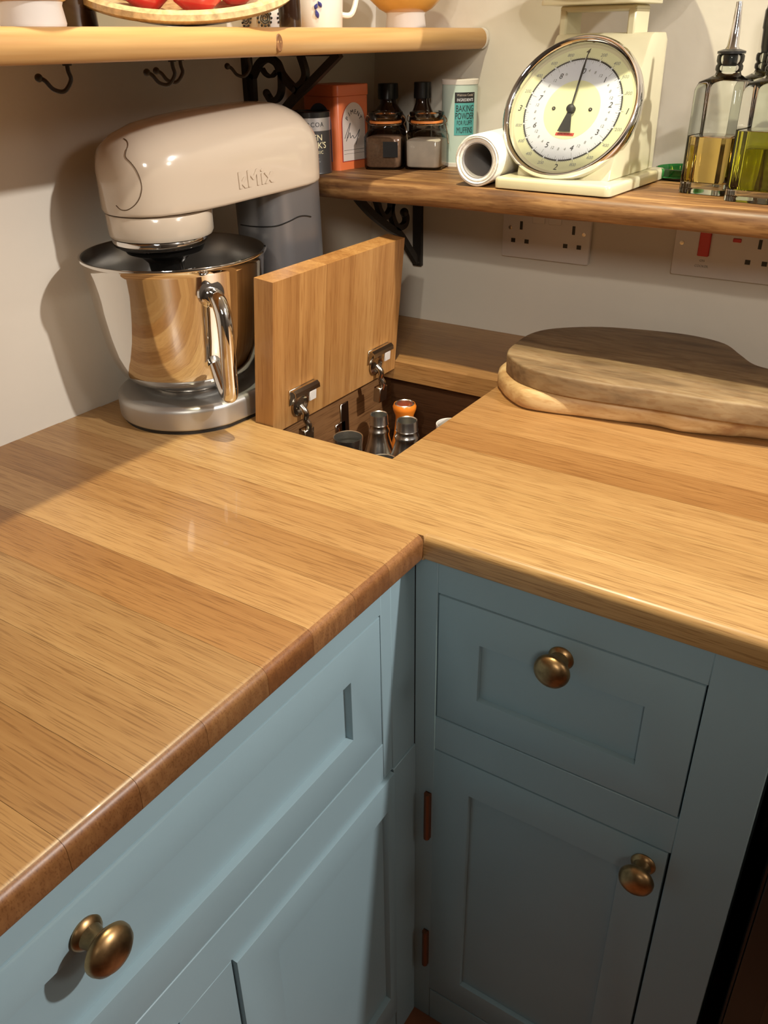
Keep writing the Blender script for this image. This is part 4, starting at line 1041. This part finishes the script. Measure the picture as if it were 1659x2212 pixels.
for xx in (-0.172, -0.145): obj('rocker_switch', box(nbm(), (xx-PX-0.0105, -0.0105, .183-PZ), (xx-PX+0.0105, -0.008, .206-PZ), 0.001, 1), MT['white_plastic'], t)
PX, PZ = 0.0375, 0.131
t = plate('cooker_switch', 'white cooker switch plate with red rocker and socket at the right edge', PX, 0.146, PZ)
obj('red_rocker', box(nbm(), (.0725-PX, -0.0120, .161-PZ), (.0880-PX, -0.008, .197-PZ), 0.001, 1), MT['red'], t)
obj('neon_lamp', box(nbm(), (.117-PX, -0.0100, .184-PZ), (.128-PX, -0.008, .189-PZ), 0.0006, 1), MT['red'], t)
for x, z, sx, sz in ((.153, .184, .0045, .0125), (.141, .159, .0070, .0062), (.163, .159, .0070, .0062)): hole(t, x-PX, z-PZ, sx, sz)
screw(t, .0485-PX, .1765-PZ)
for s, sz, z in (('ON', 0.0046, .1545), ('COOKER', 0.0046, .1468)):
    obj('printed_lettering', text_bm(s, sz, 0.0002), MT['ink_grey'], t, mloc=Matrix.Translation((.0800-PX, -0.0087, z-PZ)) @ Matrix.Rotation(PI/2, 4, 'X'))

# ------------------------------------------------------------------ chopping boards
def board(name, label, pts, z0, z1, mat, bev, n=5):
    poly = [(p.x, p.y) for p in smooth_path([(a, b, 0) for a, b in pts], n, closed=True)]
    o = obj(name, prism(nbm(), poly, 0, z1-z0, bev, 3, bev*0.6), mat, ang=60); o.location = (0, 0, z0); return tag(o, label, 'chopping board')
board('chopping_board', 'pale live-edge wooden chopping board, lower of the two stacked', [(-0.130, 0.450), (-0.123, 0.416), (-0.107, 0.394), (-0.087, 0.373), (-0.056, 0.354), (-0.02, 0.356), (0.026, 0.366), (0.070, 0.374), (0.11, 0.384), (0.140, 0.382), (0.158, 0.385), (0.20, 0.398), (0.242, 0.412), (0.40, 0.43), (0.48, 0.47), (0.40, 0.56), (0.25, 0.60), (0.05, 0.605), (-0.07, 0.575), (-0.114, 0.515)], 0.0004, 0.028, MT['olive2'], 0.011)
board('chopping_board', 'grey-brown paddle-shaped chopping board lying on top of the pale one', [(-0.116, 0.450), (-0.111, 0.418), (-0.098, 0.396), (-0.066, 0.370), (-0.017, 0.3575), (0.041, 0.3600), (0.114, 0.370), (0.178, 0.374), (0.242, 0.385), (0.32, 0.405), (0.42, 0.45), (0.42, 0.500), (0.32, 0.515), (0.240, 0.519), (0.212, 0.523), (0.191, 0.533), (0.169, 0.562), (0.139, 0.600), (0.093, 0.615), (0.040, 0.611), (-0.037, 0.590), (-0.094, 0.549), (-0.116, 0.506)], 0.0284, 0.0545, MT['olive'], 0.003)
